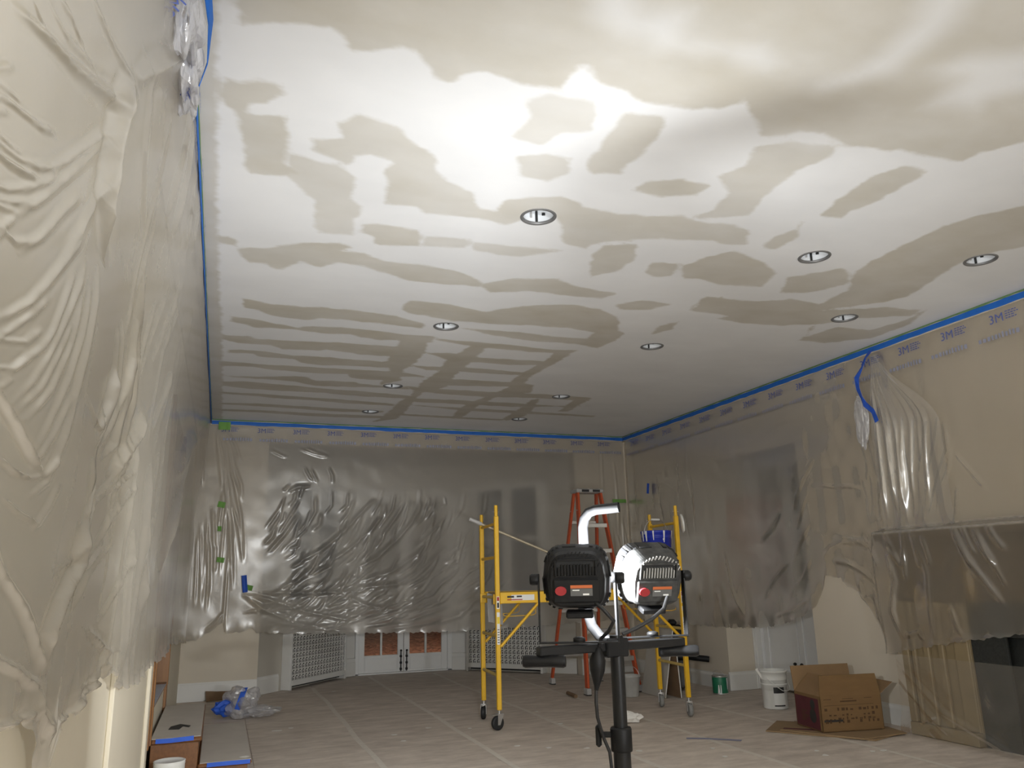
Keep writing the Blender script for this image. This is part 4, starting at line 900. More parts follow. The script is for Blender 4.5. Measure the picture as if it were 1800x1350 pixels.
# ------------------------------------------------------------------ masking film sheets with real folds
def fold_height(A, Z, folds, metric, width, gain, sharp=.55, trough=.35):
    """sum of creases: each fold is a polyline on the sheet with a sharp crest that dies out at its ends"""
    h = np.zeros(A.shape)
    for amp, wpx, pts in folds:
        P = np.array(pts, float)
        w0 = width(P[:, 0].mean()) * wpx
        s0 = metric(P[:, 0].mean())
        pad = 5 * w0
        mk = (A > P[:, 0].min() - pad / s0) & (A < P[:, 0].max() + pad / s0) & (Z > P[:, 1].min() - pad) & (Z < P[:, 1].max() + pad)
        if not mk.any(): continue
        a, z = A[mk], Z[mk]
        s = metric(a); wd = width(a) * wpx
        best = np.full(a.shape, 1e9); tt = np.zeros(a.shape)
        Ls = [math.hypot((P[i + 1, 0] - P[i, 0]) * s0, P[i + 1, 1] - P[i, 1]) for i in range(len(P) - 1)]; tot = sum(Ls) + 1e-9; acc = 0
        for i in range(len(P) - 1):
            ex = (P[i + 1, 0] - P[i, 0]) * s; ey = P[i + 1, 1] - P[i, 1]
            dx = (a - P[i, 0]) * s; dz = z - P[i, 1]
            t = np.clip((dx * ex + dz * ey) / (ex * ex + ey * ey + 1e-12), 0, 1)
            d = (dx - t * ex) ** 2 + (dz - t * ey) ** 2
            up = d < best; best = np.where(up, d, best); tt = np.where(up, (acc + t * Ls[i]) / tot, tt); acc += Ls[i]
        d = np.sqrt(best) / (wd * sharp)
        end = np.clip(np.minimum(tt, 1 - tt) * 5 + .12, 0, 1)
        h[mk] += amp * gain * wd * end * (np.exp(-np.sqrt(d * d + .12) + .35) - trough * np.exp(-((d - 2.6) / 1.1) ** 2))
    return h

def film_sheet(name, A1, hem, ztop, pos, folds, metric, width, gain, nz, material, extra=None, label='', fade=0.16, sharp=.55, trough=.35):
    """A1: positions along the wall; rows run from the hem to the tape; pos(A, Z, h) gives the points"""
    hx = np.array(hem); o = np.argsort(hx[:, 0]); zl = np.interp(A1, hx[o, 0], hx[o, 1])
    zl = zl + .006 * np.sin(A1 * 37) + .004 * np.sin(A1 * 91)
    T = np.linspace(0, 1, nz)
    A = np.repeat(A1[:, None], nz, 1); Z = zl[:, None] + (ztop - zl[:, None]) * T[None, :]
    h = fold_height(A, Z, folds, metric, width, gain, sharp, trough)
    if extra is not None: h = h + extra(A, Z)
    h = h * sstep(0.0, fade, ztop - Z)
    # the loose hem ripples
    h = h + .012 * np.exp(-(Z - zl[:, None]) / .05) * np.sin(A / metric(A) * 0 + A * 23)
    X, Y, Zz = pos(A, Z, h)
    V = np.stack([X.ravel(), Y.ravel(), Zz.ravel()], 1)
    na = len(A1); i = np.arange(na - 1)[:, None] * nz; j = np.arange(nz - 1)[None, :]
    q = (i + j).ravel(); F = np.stack([q, q + nz, q + nz + 1, q + 1], 1)
    me = bpy.data.meshes.new(name)
    me.vertices.add(len(V)); me.vertices.foreach_set('co', V.ravel().astype(np.float32))
    me.loops.add(F.size); me.loops.foreach_set('vertex_index', F.ravel().astype(np.int32))
    me.polygons.add(len(F)); me.polygons.foreach_set('loop_start', np.arange(0, F.size, 4, dtype=np.int32)); me.polygons.foreach_set('loop_total', np.full(len(F), 4, np.int32))
    me.update(calc_edges=True); me.validate()
    me.polygons.foreach_set('use_smooth', np.ones(len(me.polygons), bool))
    me.materials.append(material)
    ob = bpy.data.objects.new(name, me); COL.objects.link(ob)
    tag(ob, label, 'plastic sheet', 'masking film sheets')
    return ob

# stair-side wall
def x_left(A, Z):
    return -0.222 - 0.095 * sstep(0.05, 1.3, 3.29 - Z) - 0.02 * sstep(1.3, 2.4, 3.29 - Z)
def left_extra(A, Z):
    u = A / (0.6 + A)
    b = .018 * vnoise(A * 1.1 + 3, Z * 1.2, 1) + .004 * vnoise(np.log(A) * 7, Z * 3.0, 2)
    b = b + 0.0004 * A * .4 * vnoise(np.log(A) * 75 + 9 * Z, Z * 2.2, 5) * sstep(1.9, 2.6, A)
    return b
LEFT_FOLDS = []
for amp, wpx, pts in SHEET_LEFT_FOLDS:      # upright folds further along the wall stand out more
    dy = abs(pts[-1][0] - pts[0][0]); dz = abs(pts[-1][1] - pts[0][1]); ym = sum(p[0] for p in pts) / len(pts)
    LEFT_FOLDS.append((amp * (1 + .6 * min(1, max(0, ym - 2.1)) * (1 if dz > .25 else .4)), wpx, pts))
for k in range(26):
    y = random.uniform(2.3, 4.6); z = random.uniform(1.1, 2.5); L = random.uniform(.15, .45); dy = random.uniform(-.05, .35)
    LEFT_FOLDS.append((random.uniform(.5, 1.2), random.uniform(2.5, 4.0), [(y + dy, z + L), (y + dy * .4, z), (y - dy * .3, z - L)]))
A_l = np.exp(np.linspace(math.log(1.02), math.log(10.25), 430))
sh_l = film_sheet('masking_film', A_l, SHEET_LEFT_HEM + [(7.9, .80), (8.6, .78), (9.4, .72), (10.3, .66)], 3.288,
    lambda A, Z, h: (np.maximum(x_left(A, Z) + h, -.368), A, Z), LEFT_FOLDS, lambda a: .30 / a, lambda a: a / 1380.0, .80, 880, M_film_l, left_extra,
    'creased milky plastic sheet hanging down the wall beside the wooden steps', sharp=.36, trough=.2)
# far wall across the bay
strokes = []
for k in range(230):
    x = random.uniform(.55, 3.5); z = random.uniform(.80, 2.35) if random.random() < .75 else random.uniform(.8, 1.5)
    if random.random() > math.exp(-((x - 2.0) / 1.5) ** 2): continue
    t = min(1, max(0, (z - .75) / 1.5)); ang = math.radians(10 + 55 * t ** .8 + random.gauss(0, 6)); L = random.uniform(.10, .34) * (1.2 - .5 * t)
    cvx = random.uniform(.0, .035)
    strokes.append((random.uniform(.4, 1.0), random.uniform(2.4, 4.2), [(x - L * math.cos(ang), z - L * math.sin(ang)), (x + cvx, z - cvx), (x + L * math.cos(ang + .2), z + L * math.sin(ang + .2))]))
for k in range(26):      # fine hanging creases in both corners
    x = random.uniform(-.33, .12) if k % 2 else random.uniform(5.15, 5.5); z = random.uniform(1.0, 2.9); L = random.uniform(.15, .5); dx = random.uniform(-.03, .08)
    strokes.append((random.uniform(.5, 1.0), random.uniform(2.2, 3.6), [(x, z + L), (x + dx * .6, z), (x + dx, z - L)]))
def back_extra(A, Z):
    bulge = .03 * np.exp(-((A - 2.0) / 1.2) ** 2 - ((Z - 1.3) / .5) ** 2)
    return bulge + .008 * vnoise(A * .9, Z * 1.0, 4) + .0025 * vnoise(A * 7 + Z * 4, Z * 6 - A * 3, 6)
A_b = np.linspace(-.355, 5.53, 560)
sh_b = film_sheet('masking_film', A_b, SHEET_BACK_HEM, 3.288, lambda A, Z, h: (A, np.minimum(YB - .035 - h - .02 * sstep(0, .6, 3.28 - Z) - .15 * np.clip((2.15 - Z) / 1.35, 0, 1.1) ** 1.4 * sstep(.35, 1.3, A) * sstep(4.9, 4.0, A), YB - .008), Z),
    SHEET_BACK_FOLDS + strokes, lambda a: 1.0 + 0 * a, lambda a: .0082 + 0 * a, .50, 260, M_film_b, back_extra,
    'clear rumpled plastic sheet taped across the whole bay with garden doors', sharp=.5, trough=.2)
# chimney-side wall, over the mantel
def x_right(A, Z):
    m = sstep(5.60, 5.50, A) * sstep(1.665, 1.612, Z)
    return 5.545 - .205 * m
strokes_r = []
for k in range(20):
    y = random.uniform(8.6, 10.2); z = random.uniform(1.0, 2.6); L = random.uniform(.2, .5)
    strokes_r.append((random.uniform(.4, .8), random.uniform(2.5, 4), [(y, z + L), (y + random.uniform(-.06, .02), z), (y + random.uniform(-.1, .04), z - L)]))
for k in range(16):
    y = random.uniform(5.35, 5.75); z = random.uniform(1.7, 2.9); L = random.uniform(.15, .4)
    strokes_r.append((random.uniform(.4, .9), random.uniform(2.5, 4), [(y, z + L), (y - random.uniform(-.01, .06), z), (y - random.uniform(-.02, .1), z - L)]))
def right_extra(A, Z):
    gather = .004 * np.exp(-((A - (5.30 - .18 * (3.1 - Z))) / (.10 + .10 * np.clip(3.1 - Z, 0, 2))) ** 2) * sstep(1.55, 1.8, Z)
    lower = .02 * sstep(1.7, 1.2, Z) * vnoise(A * 6, Z * 3, 14)
    return gather + lower + .012 * vnoise(A * 1.5, Z * 1.5, 7) + .004 * vnoise(A * 8, Z * 5, 8)
A_r = np.linspace(2.6, 10.27, 560)
hemr = SHEET_RIGHT_HEM + [(3.0, 1.0), (2.5, 1.0), (10.4, .68)]
sh_r = film_sheet('masking_film', A_r, hemr, 3.288, lambda A, Z, h: (np.minimum(x_right(A, Z) - h, 5.572), A, Z),
    SHEET_RIGHT_FOLDS + strokes_r, lambda a: 1.0 + 0 * a, lambda a: .0045 + 0 * a, .62, 230, M_film_r, right_extra,
    'thin plastic sheet along the chimney wall draped over the mantel', sharp=.6, trough=.08)
# lower film round the fireplace leg
A_f = np.linspace(2.7, 5.40, 120)
film_sheet('masking_film', np.linspace(4.72, 5.44, 110), [(4.6, 1.66), (5.0, 1.63), (5.5, 1.64)], 3.20,
    lambda A, Z, h: (5.47 - h * 1.0 - .03 * sstep(3.2, 2.8, Z), 5.37 + (A - 5.37) * (.08 + .92 * sstep(3.25, 2.45, Z)), Z),
    [(am, wp, [(y0, 3.15), (y0 + dy * .3, 2.6), (y0 + dy * .8, zb + .35), (y0 + dy, zb)]) for am, wp, y0, dy, zb in ((1.3, 5, 5.36, .03, 1.7), (.8, 3.5, 5.33, -.03, 2.2), (1.5, 6, 5.27, -.01, 1.75), (.7, 4, 5.22, .05, 2.0), (1.6, 7, 5.12, .06, 1.72), (.9, 4, 5.05, .10, 1.9), (1.2, 5, 4.95, .14, 1.74), (.8, 4, 4.86, .10, 2.1), (1.0, 5, 4.80, .14, 1.8))],
    lambda a: 1 + 0 * a, lambda a: .0045 + 0 * a, .9, 200, M_film_g, lambda A, Z: .012 * vnoise(A * 9, Z * 1.6, 19), 'milky gathered film hanging in folds above the mantel', sharp=.7, trough=.1)
film_sheet('masking_film', A_f, [(2.6, .03), (4.6, .03), (5.5, .03)], .62, lambda A, Z, h: (5.325 - h - .05 * sstep(.25, 0, Z), A, Z), [(1, 5, [(5.33, .5), (5.0, .22), (4.4, .02)]), (1, 5, [(5.38, .42), (5.15, .2), (4.9, .06)]), (.8, 5, [(5.2, .1), (5.05, .16), (4.9, .08)])],
    lambda a: 1 + 0 * a, lambda a: .0045 + 0 * a, .8, 60, film_mat('masking_film_thin', .13, tint=(.8, .76, .69), gloss=.4), lambda A, Z: .012 * vnoise(A * 6, Z * 6, 9),
    'strip of thin plastic over the lower part of the fireplace surround')

# ------------------------------------------------------------------ printed band and tape along the ceiling line
def text_verts(txt, size):
    c = bpy.data.curves.new('t', 'FONT'); c.body = txt; c.size = size; c.resolution_u = 3; c.offset = 0.0
    o = bpy.data.objects.new('t', c); COL.objects.link(o)
    dg = bpy.context.evaluated_depsgraph_get(); me = bpy.data.meshes.new_from_object(o.evaluated_get(dg))
    vv = [tuple(v.co) for v in me.vertices]; ff = [tuple(p.vertices) for p in me.polygons]
    bpy.data.objects.remove(o); bpy.data.meshes.remove(me)
    return vv, ff
LOGO = text_verts('3M', .10)
lx = max(v[0] for v in LOGO[0])
def logo_mesh():
    mb = MB(); mb.add([(v[0], 0, v[1]) for v in LOGO[0]], LOGO[1])
    for r, (a, b) in enumerate(((.0, .085), (.0, .10), (.0, .07), (.0, .09))):
        z = .062 - r * .018
        x = lx + .02
        while x < lx + .02 + b:
            e = random.uniform(.012, .026); mb.add([(x, 0, z), (x + e, 0, z), (x + e, 0, z + .008), (x, 0, z + .008)], [(0, 1, 2, 3)]); x += e + .006
    me = mb.build('film_logo', M_print)
    return me
lg0 = logo_mesh()
def faint_mesh():
    mb = MB(); x = 0
    while x < .34:
        e = random.uniform(.012, .03); hh = random.uniform(.03, .045)
        mb.add([(x, 0, 0), (x + e, 0, 0), (x + e, 0, hh), (x, 0, hh)], [(0, 1, 2, 3)]); x += e + .012
    return mb.build('faded_print', M_print2)
ft0 = faint_mesh()
def put(o0, parent, loc, rz, first=False, sc=1.0):
    o = o0 if first else o0.copy()
    if not first: COL.objects.link(o)
    o.parent = parent; o.location = loc; o.rotation_euler = (0, 0, rz); o.scale = (sc, 1, sc); return o
for k in range(13):
    x = -.10 + k * .434
    put(lg0, sh_b, (x, YB - .060, 3.165), 0, k == 0, .85); put(ft0, sh_b, (x + .03, YB - .066, 3.055), 0, k == 0)
for k in range(15):
    y = 3.62 + k * .452
    put(lg0, sh_r, (5.525, y + .14, 3.135), -PI / 2, False, 1.0); put(ft0, sh_r, (5.520, y + .25, 3.01), -PI / 2)
for k in range(6):
    y = 2.25 + k * .62
    put(lg0, sh_l, (-.190, y, 3.13), PI / 2, False, .9); put(ft0, sh_l, (-.195, y, 3.0), PI / 2)

def tape_run(name, pts, nrm, z0, z1, material, label, th=.0012, jag=.004, group='blue tape along the ceiling line'):
    """strip of tape along a wall top: slightly wavy edges"""
    a, b = Vector(pts[0]), Vector(pts[1]); L = (b - a).length; n = max(8, int(L / .09)); d = (b - a) / n; nr = Vector(nrm)
    mb = MB(); vv = []; ff = []
    for i in range(n + 1):
        p = a + d * i
        e0 = jag * (random.random() - .5) * 2; e1 = jag * .5 * (random.random() - .5)
        out = nr * (.002 + .0015 * random.random())
        vv += [p + out + Vector((0, 0, z0 + e0)), p + out * 1.6 + nr * th + Vector((0, 0, (z0 + z1) / 2)), p + out + Vector((0, 0, z1 + e1)), p - nr * .001 + Vector((0, 0, z1 + e1)), p - nr * .001 + Vector((0, 0, z0 + e0))]
    for i in range(n):
        for k in range(5):
            q = i * 5 + k; r2 = i * 5 + (k + 1) % 5; ff.append((q, r2, r2 + 5, q + 5))
    mb.add(vv, ff, False)
    return tag(mb.build(name, material), label, 'tape', group)
tape_run('painters_tape', [(-.2165, 1.6, 0), (-.2165, YB - .07, 0)], (1, 0, 0), 3.258, 3.305, M_blue, 'blue tape line along the ceiling on the stair side wall')
tape_run('painters_tape', [(-.21, YB - .058, 0), (5.53, YB - .058, 0)], (0, -1, 0), 3.256, 3.302, M_blue, 'blue tape line along the ceiling over the bay')
tape_run('painters_tape', [(5.53, YB - .06, 0), (5.53, 2.6, 0)], (-1, 0, 0), 3.256, 3.303, M_blue, 'blue tape line along the ceiling over the chimney wall')
tape_run('masking_tape', [(-.2155, 1.6, 0), (-.2155, YB - .07, 0)], (1, 0, 0), 3.3105, 3.3215, M_greenedge, 'thin green tape edge above the blue tape on the stair side', group='green tape edge at the ceiling')
tape_run('masking_tape', [(-.21, YB - .060, 0), (5.53, YB - .060, 0)], (0, -1, 0), 3.3075, 3.3215, M_greenedge, 'thin green tape edge above the blue tape over the bay', group='green tape edge at the ceiling')
tape_run('masking_tape', [(5.532, YB - .06, 0), (5.532, 2.6, 0)], (-1, 0, 0), 3.3085, 3.3215, M_greenedge, 'thin green tape edge above the blue tape over the chimney wall', group='green tape edge at the ceiling')
# wood lath that carries the tape clear of the wall
MB().box(5.534, XR, 2.0, YB, 3.25, H).build('trim_8', M_wall, None, 'structure')
MB().box(XL, XR, YB - .056, YB, 3.25, H).build('trim_9', M_wall, None, 'structure')

def tape_piece(x, y, z, wd, ht, nrm, material, label, tilt=0.0, group='small tape scraps on the film'):
    mb = MB(); ax = Vector(nrm).cross(Vector((0, 0, 1))); vv = []; n = 5
    for i in range(n + 1):
        u = (i / n - .5) * wd
        for s in (-.5, .5):
            p = Vector((x, y, z)) + ax * (u * math.cos(tilt) - s * ht * math.sin(tilt)) + Vector((0, 0, u * math.sin(tilt) + s * ht * math.cos(tilt))) + Vector(nrm) * (.004 * math.sin(i * 1.9) + random.uniform(0, .002))
            vv.append(p)
    nn = len(vv); vv += [p - Vector(nrm) * .002 for p in vv]
    ff = []
    for i in range(n):
        a = i * 2; ff += [(a, a + 2, a + 3, a + 1), (a + nn, a + 1 + nn, a + 3 + nn, a + 2 + nn), (a, a + nn, a + 2 + nn, a + 2), (a + 1, a + 3, a + 3 + nn, a + 1 + nn)]
    ff += [(0, 1, 1 + nn, nn), (2 * n, 2 * n + nn, 2 * n + 1 + nn, 2 * n + 1)]
    mb.add(vv, ff)
    return tag(mb.build('tape_piece', material), label, 'tape', group)
yb_ = YB - .10
tape_piece(-.035, yb_, 2.255, .085, .07, (0, -1, 0), M_green, 'topmost green tape scrap on the film near the room corner', .2)
tape_piece(-.040, yb_, 1.965, .045, .06, (0, -1, 0), M_green, 'smallest green tape scrap, middle of the three in the corner column', 0)
tape_piece(-.005, yb_, 1.595, .085, .06, (0, -1, 0), M_green, 'green tape scrap lowest of the three in the corner column', .15)
tape_piece(.335, yb_ - .012, 1.265, .09, .06, (0, -1, 0), M_green, 'green tape scrap beside the blue one at the bay edge', .25)
tape_piece(.285, yb_ - .02, 1.31, .06, .20, (0, -1, 0), M_blue2, 'upright blue tape scrap beside the green one at the bay edge', -.12)
tape_piece(5.40, yb_, 2.36, .22, .05, (0, -1, 0), M_green, 'long level green tape strip in the corner above the ladder', .0)
tape_piece(5.505, 9.62, 2.47, .06, .14, (-1, 0, 0), M_blue2, 'blue tape scrap on the chimney wall film above the bucket', .2)
tape_piece(-.06, yb_ + .02, 3.235, .14, .10, (0, -1, 0), M_green, 'green tape patch at the ceiling corner under the blue line', .0)

# blue tape strip that has come loose and dangles with a clear film scrap
def ribbon(path, wd, nrm, material, name, parent=None, th=.0015):
    mb = MB(); vv = []; n = len(path); P = [Vector(p) for p in path]
    for i, p in enumerate(P):
        d = (P[min(i + 1, n - 1)] - P[max(i - 1, 0)]).normalized(); nv = Vector(nrm[i] if isinstance(nrm, list) else nrm).normalized(); s = d.cross(nv).normalized() * wd / 2
        vv += [p - s + nv * th, p + s + nv * th, p + s - nv * th, p - s - nv * th]
    ff = [(3, 2, 1, 0), (4 * n - 4, 4 * n - 3, 4 * n - 2, 4 * n - 1)]
    for i in range(n - 1):
        for k in range(4):
            a, b = i * 4 + k, i * 4 + (k + 1) % 4; ff.append((a, b, b + 4, a + 4))
    return mb.add(vv, ff, False).build(name, material, parent)
dt = ribbon([(5.500, 5.39, 3.262), (5.430, 5.40, 3.18), (5.400, 5.42, 3.10), (5.400, 5.50, 3.02), (5.400, 5.50, 2.92), (5.400, 5.47, 2.83), (5.400, 5.44, 2.76), (5.400, 5.36, 2.68), (5.400, 5.33, 2.58)], .05,
   [(-1, 0, 0), (-1, .3, 0), (-1, .5, .2), (-1, -.2, 0), (-1, .2, 0), (-1, .6, 0), (-1, 0, 0), (-1, .4, .3), (-1, .1, 0)], M_blue2, 'loose_tape')
tag(dt, 'loose twisted blue tape dangling from the ceiling line above the mantel', 'tape')
def crumple(name, c, rad, material, seed, parent=None, amp=.35, sub=4, flat=None):
    bm = bmesh.new(); bmesh.ops.create_icosphere(bm, subdivisions=sub, radius=1)
    P = np.array([v.co for v in bm.verts])
    h = np.zeros(len(P))
    r = np.random.default_rng(seed)
    for k in range(26):
        d = r.normal(size=3); d /= np.linalg.norm(d); f = r.uniform(2.5, 8); ph = r.uniform(0, 6.28)
        h += np.abs(np.sin(P @ d * f + ph)) * (1.2 / f)
    h = (h - h.mean()) / h.std()
    Q = P * (1 + amp * .32 * h)[:, None] * np.array(rad) + np.array(c)
    if flat is not None: Q[:, 2] = np.maximum(Q[:, 2], flat + .002 * np.abs(h))
    bm.verts.index_update(); mb = MB(); mb.add([tuple(q) for q in Q], [[v.index for v in f.verts] for f in bm.faces], False); bm.free()
    return mb.build(name, material, parent)
fs = crumple('film_scrap', (5.42, 5.53, 2.62), (.03, .075, .22), M_film_wad, 5)
tag(fs, 'crumpled clear film scrap hanging beside the dangling blue tape', 'plastic scrap')
# bunched end of the film at the ceiling, with its tape loop and blue print
bn = thing('bunched_film', 'bunched up end of printed film and blue tape at the ceiling over the stair side', 'plastic scrap', (0, 0, 0))
crumple('film_bunch', (-.225, 2.42, 3.13), (.055, .24, .15), M_film_bunch, 8, bn, .45)
crumple('film_tail', (-.215, 2.68, 3.08), (.045, .17, .15), M_film_bunch, 12, bn, .4)
ribbon([(-.20, 2.05, 3.30), (-.19, 2.20, 3.29), (-.165, 2.38, 3.26), (-.148, 2.55, 3.20), (-.155, 2.68, 3.13), (-.18, 2.74, 3.07)], .045, [(0.3, 0, -1), (.5, 0, -1), (1, 0, -.6), (1, 0, -.3), (1, 0, 0), (1, 0, 0)], M_blue, 'tape_loop', bn)
pr = random.Random(4)
for nm in ('film_bunch', 'film_tail'):           # blue lettering printed on the crumpled film
    me = bpy.data.objects[nm].data; picks = []
    cand = [v for v in me.vertices if v.normal.dot(Vector((.5, -.82, -.27))) > .45]; pr.shuffle(cand)
    for v in cand:
        if all((v.co - q.co).length > .055 for q in picks): picks.append(v)
        if len(picks) == 6: break
    for v in picks:
        nrm = v.normal.copy(); tang = (Vector((0, .3, 1)) - nrm * nrm.dot(Vector((0, .3, 1)))).normalized(); side = tang.cross(nrm)
        Mo = Matrix((tang, nrm * -1, side * -1)).transposed().to_4x4(); Mo.translation = v.co + nrm * .006 - tang * .03
        MB().add([Mo @ Vector((q[0] * .55, 0, q[1] * .55)) for q in LOGO[0]], LOGO[1]).build('blue_print', M_print, bn)

# ------------------------------------------------------------------ wooden steps up to the stair doorway
st = thing('entry_steps', 'two wooden steps covered with paper and edged with blue tape below the doorway', 'steps', (0, 0, 0))
SX0, SX1, SX2, SY0, SY1 = XL + .024, -.045, .275, 5.95, 7.55
MB().bbox(SX0, SX1 - .02, SY0 + .03, SY1, 0, .305, .003).build('riser', M_wood, st)
MB().bbox(SX0, SX1, SY0, SY1, .305, .335, .010).build('tread', M_wood, st)
MB().bbox(SX1 - .018, SX2 - .025, SY0 + .03, SY1 - .05, 0.002, .137, .003).build('riser', M_wood, st)
MB().bbox(SX1 - .018, SX2, SY0, SY1 - .03, .138, .166, .010).build('tread', M_wood, st)
MB().bbox(SX0 - .0, SX1 - .008, SY0 + .02, SY1 - .01, .3355, .3395, .001).build('paper_cover', M_cover, st)
MB().bbox(SX1 - .005, SX2 - .004, SY0 + .015, SY1 - .05, .1665, .1705, .001).build('paper_cover', M_cover, st)
tp = ribbon([(SX0 + .03, SY0 - .003, .328), (SX0 + .12, SY0 - .004, .327), (SX0 + .26, SY0 - .003, .332)], .028, (0, -1, 0), M_blue2, 'edge_tape', st)
tp = ribbon([(SX1 + .04, SY0 - .003, .158), (SX1 + .18, SY0 - .004, .159), (SX2 - .01, SY0 - .003, .158)], .026, (0, -1, 0), M_blue2, 'edge_tape', st)
MB().bbox(XL - .13, XL + .02, DY0 + .03, DY1 - .04, .512, .535, .004).build('trim_10', M_wood, None, 'structure')
MB().bbox(XL - .10, XL + .024, DY0 + .10, DY1 - .25, .5355, .541, .001).build('threshold_cover', mat('pale_blue_film', (.52, .54, .60), .5, var=.2, scale=14))
tag(bpy.data.objects['threshold_cover'], 'pale blue printed film laid over the doorway threshold above the steps', 'plastic sheet')
# torn black scrap on the upper step
sc = MB().prism([(-.27, 6.30), (-.20, 6.28), (-.18, 6.40), (-.14, 6.34), (-.13, 6.40), (-.20, 6.50), (-.26, 6.42)], .3397, .3425)
tag(sc.build('tape_scrap', M_lab_k), 'torn black scrap lying on the upper paper-covered step', 'scrap')
# paint can standing on the floor in front of the steps
pc = thing('paint_can', 'white paint can with its lid on in front of the wooden steps', 'paint can', (-.225, 5.74, 0.0035))
pc.scale = (1.1, 1.1, 1.22)
MB().lathe([(.0, 0), (.082, 0), (.084, .004), (.083, .18), (.085, .186), (.083, .192)], (0, 0, 0), 30).build('can_body', M_pail, pc)
MB().lathe([(.084, .192), (.086, .198), (.080, .200), (.074, .195), (.0, .196)], (0, 0, 0), 30).build('can_lid', M_pail, pc)
MB().bbox(.03, .075, -.072, -.05, .05, .16, .003, Tm((0, 0, 0), 0, 0, .1)).build('can_label', M_canG, pc)
# crumpled film with blue tape beside the steps
wd_ = thing('film_wad', 'crumpled clear and blue plastic film wad on the floor beside the steps', 'plastic scrap', (0, 0, 0))
crumple('film_ball', (.27, 8.95, .14), (.17, .18, .155), M_film_wad, 21, wd_, .4, 4, .004)
crumple('film_end', (.48, 8.86, .055), (.17, .13, .05), M_film_wad, 22, wd_, .45, 4, .004)
crumple('blue_tape_ball', (.12, 8.93, .10), (.10, .07, .07), M_blue2, 23, wd_, .45, 3, .004)
ribbon([(.24, 8.77, .10), (.26, 8.755, .17), (.29, 8.79, .25), (.31, 8.86, .29)], .05, [(0, -1, 0), (0, -1, .2), (0, -.6, 1), (0, 0, 1)], M_blue2, 'blue_tape_strip', wd_)
# offcut of dark board leaning on the skirting
wo = MB().prism([(-.06, 0), (.335, .02), (.34, .085), (.2, .10), (.05, .105), (-.075, .115)], 0, .02, Tm((0, 10.25, .004), math.radians(70), 0, 0))
tag(wo.build('board_offcut', M_brownp), 'dark brown board offcut leaning on the white skirting in the corner', 'board')

# ------------------------------------------------------------------ fireplace
fp = thing('fireplace', 'tan stone fireplace surround with brown mantel shelf and black firebox', 'fireplace', (0, 0, 0))
FX = 5.38
MB().bbox(FX - .03, XR, 2.20, 5.50, 1.545, 1.60, .008).bbox(FX - .005, XR, 2.24, 5.46, 1.50, 1.545, .008).build('mantel_shelf', M_mantel, fp)
MB().bbox(FX + .02, XR, 2.30, 5.40, 1.05, 1.50, .006).build('frieze', M_mantel, fp)
for (y0, y1) in ((4.75, 5.38), (2.32, 2.95)):
    pl_ = MB(); pl_.bbox(FX + .04, XR, y0, y1, 0, 1.05, .005); b = pl_.build('pilaster', M_stone, fp)
    for (a, c, d) in ((0.0, .07, .045), (.09, .13, .03), (.22, .27, .035), (.36, .41, .035), (.50, .63, .02)):
        yy1 = y1 - a; yy0 = y1 - c
        MB().bbox(FX + .04 - d, FX + .042, yy0, yy1, .10, 1.04, .008).build('moulding', M_stone, b)
    MB().bbox(FX - .012, XR, y0, y1, 0.003, .10, .006).build('plinth', M_stone, b)
fb = MB(); fb.box(XR - .02, XR + .0, 2.95, 4.75, 0, 1.05); fb.bbox(FX + .06, FX + .085, 4.45, 4.75, 0, 1.05, .004); fb.bbox(FX + .06, FX + .085, 2.95, 3.25, 0, 1.05, .004); fb.bbox(FX + .06, FX + .085, 3.25, 4.45, .80, 1.05, .004)
fb.build('firebox', M_fire, fp)

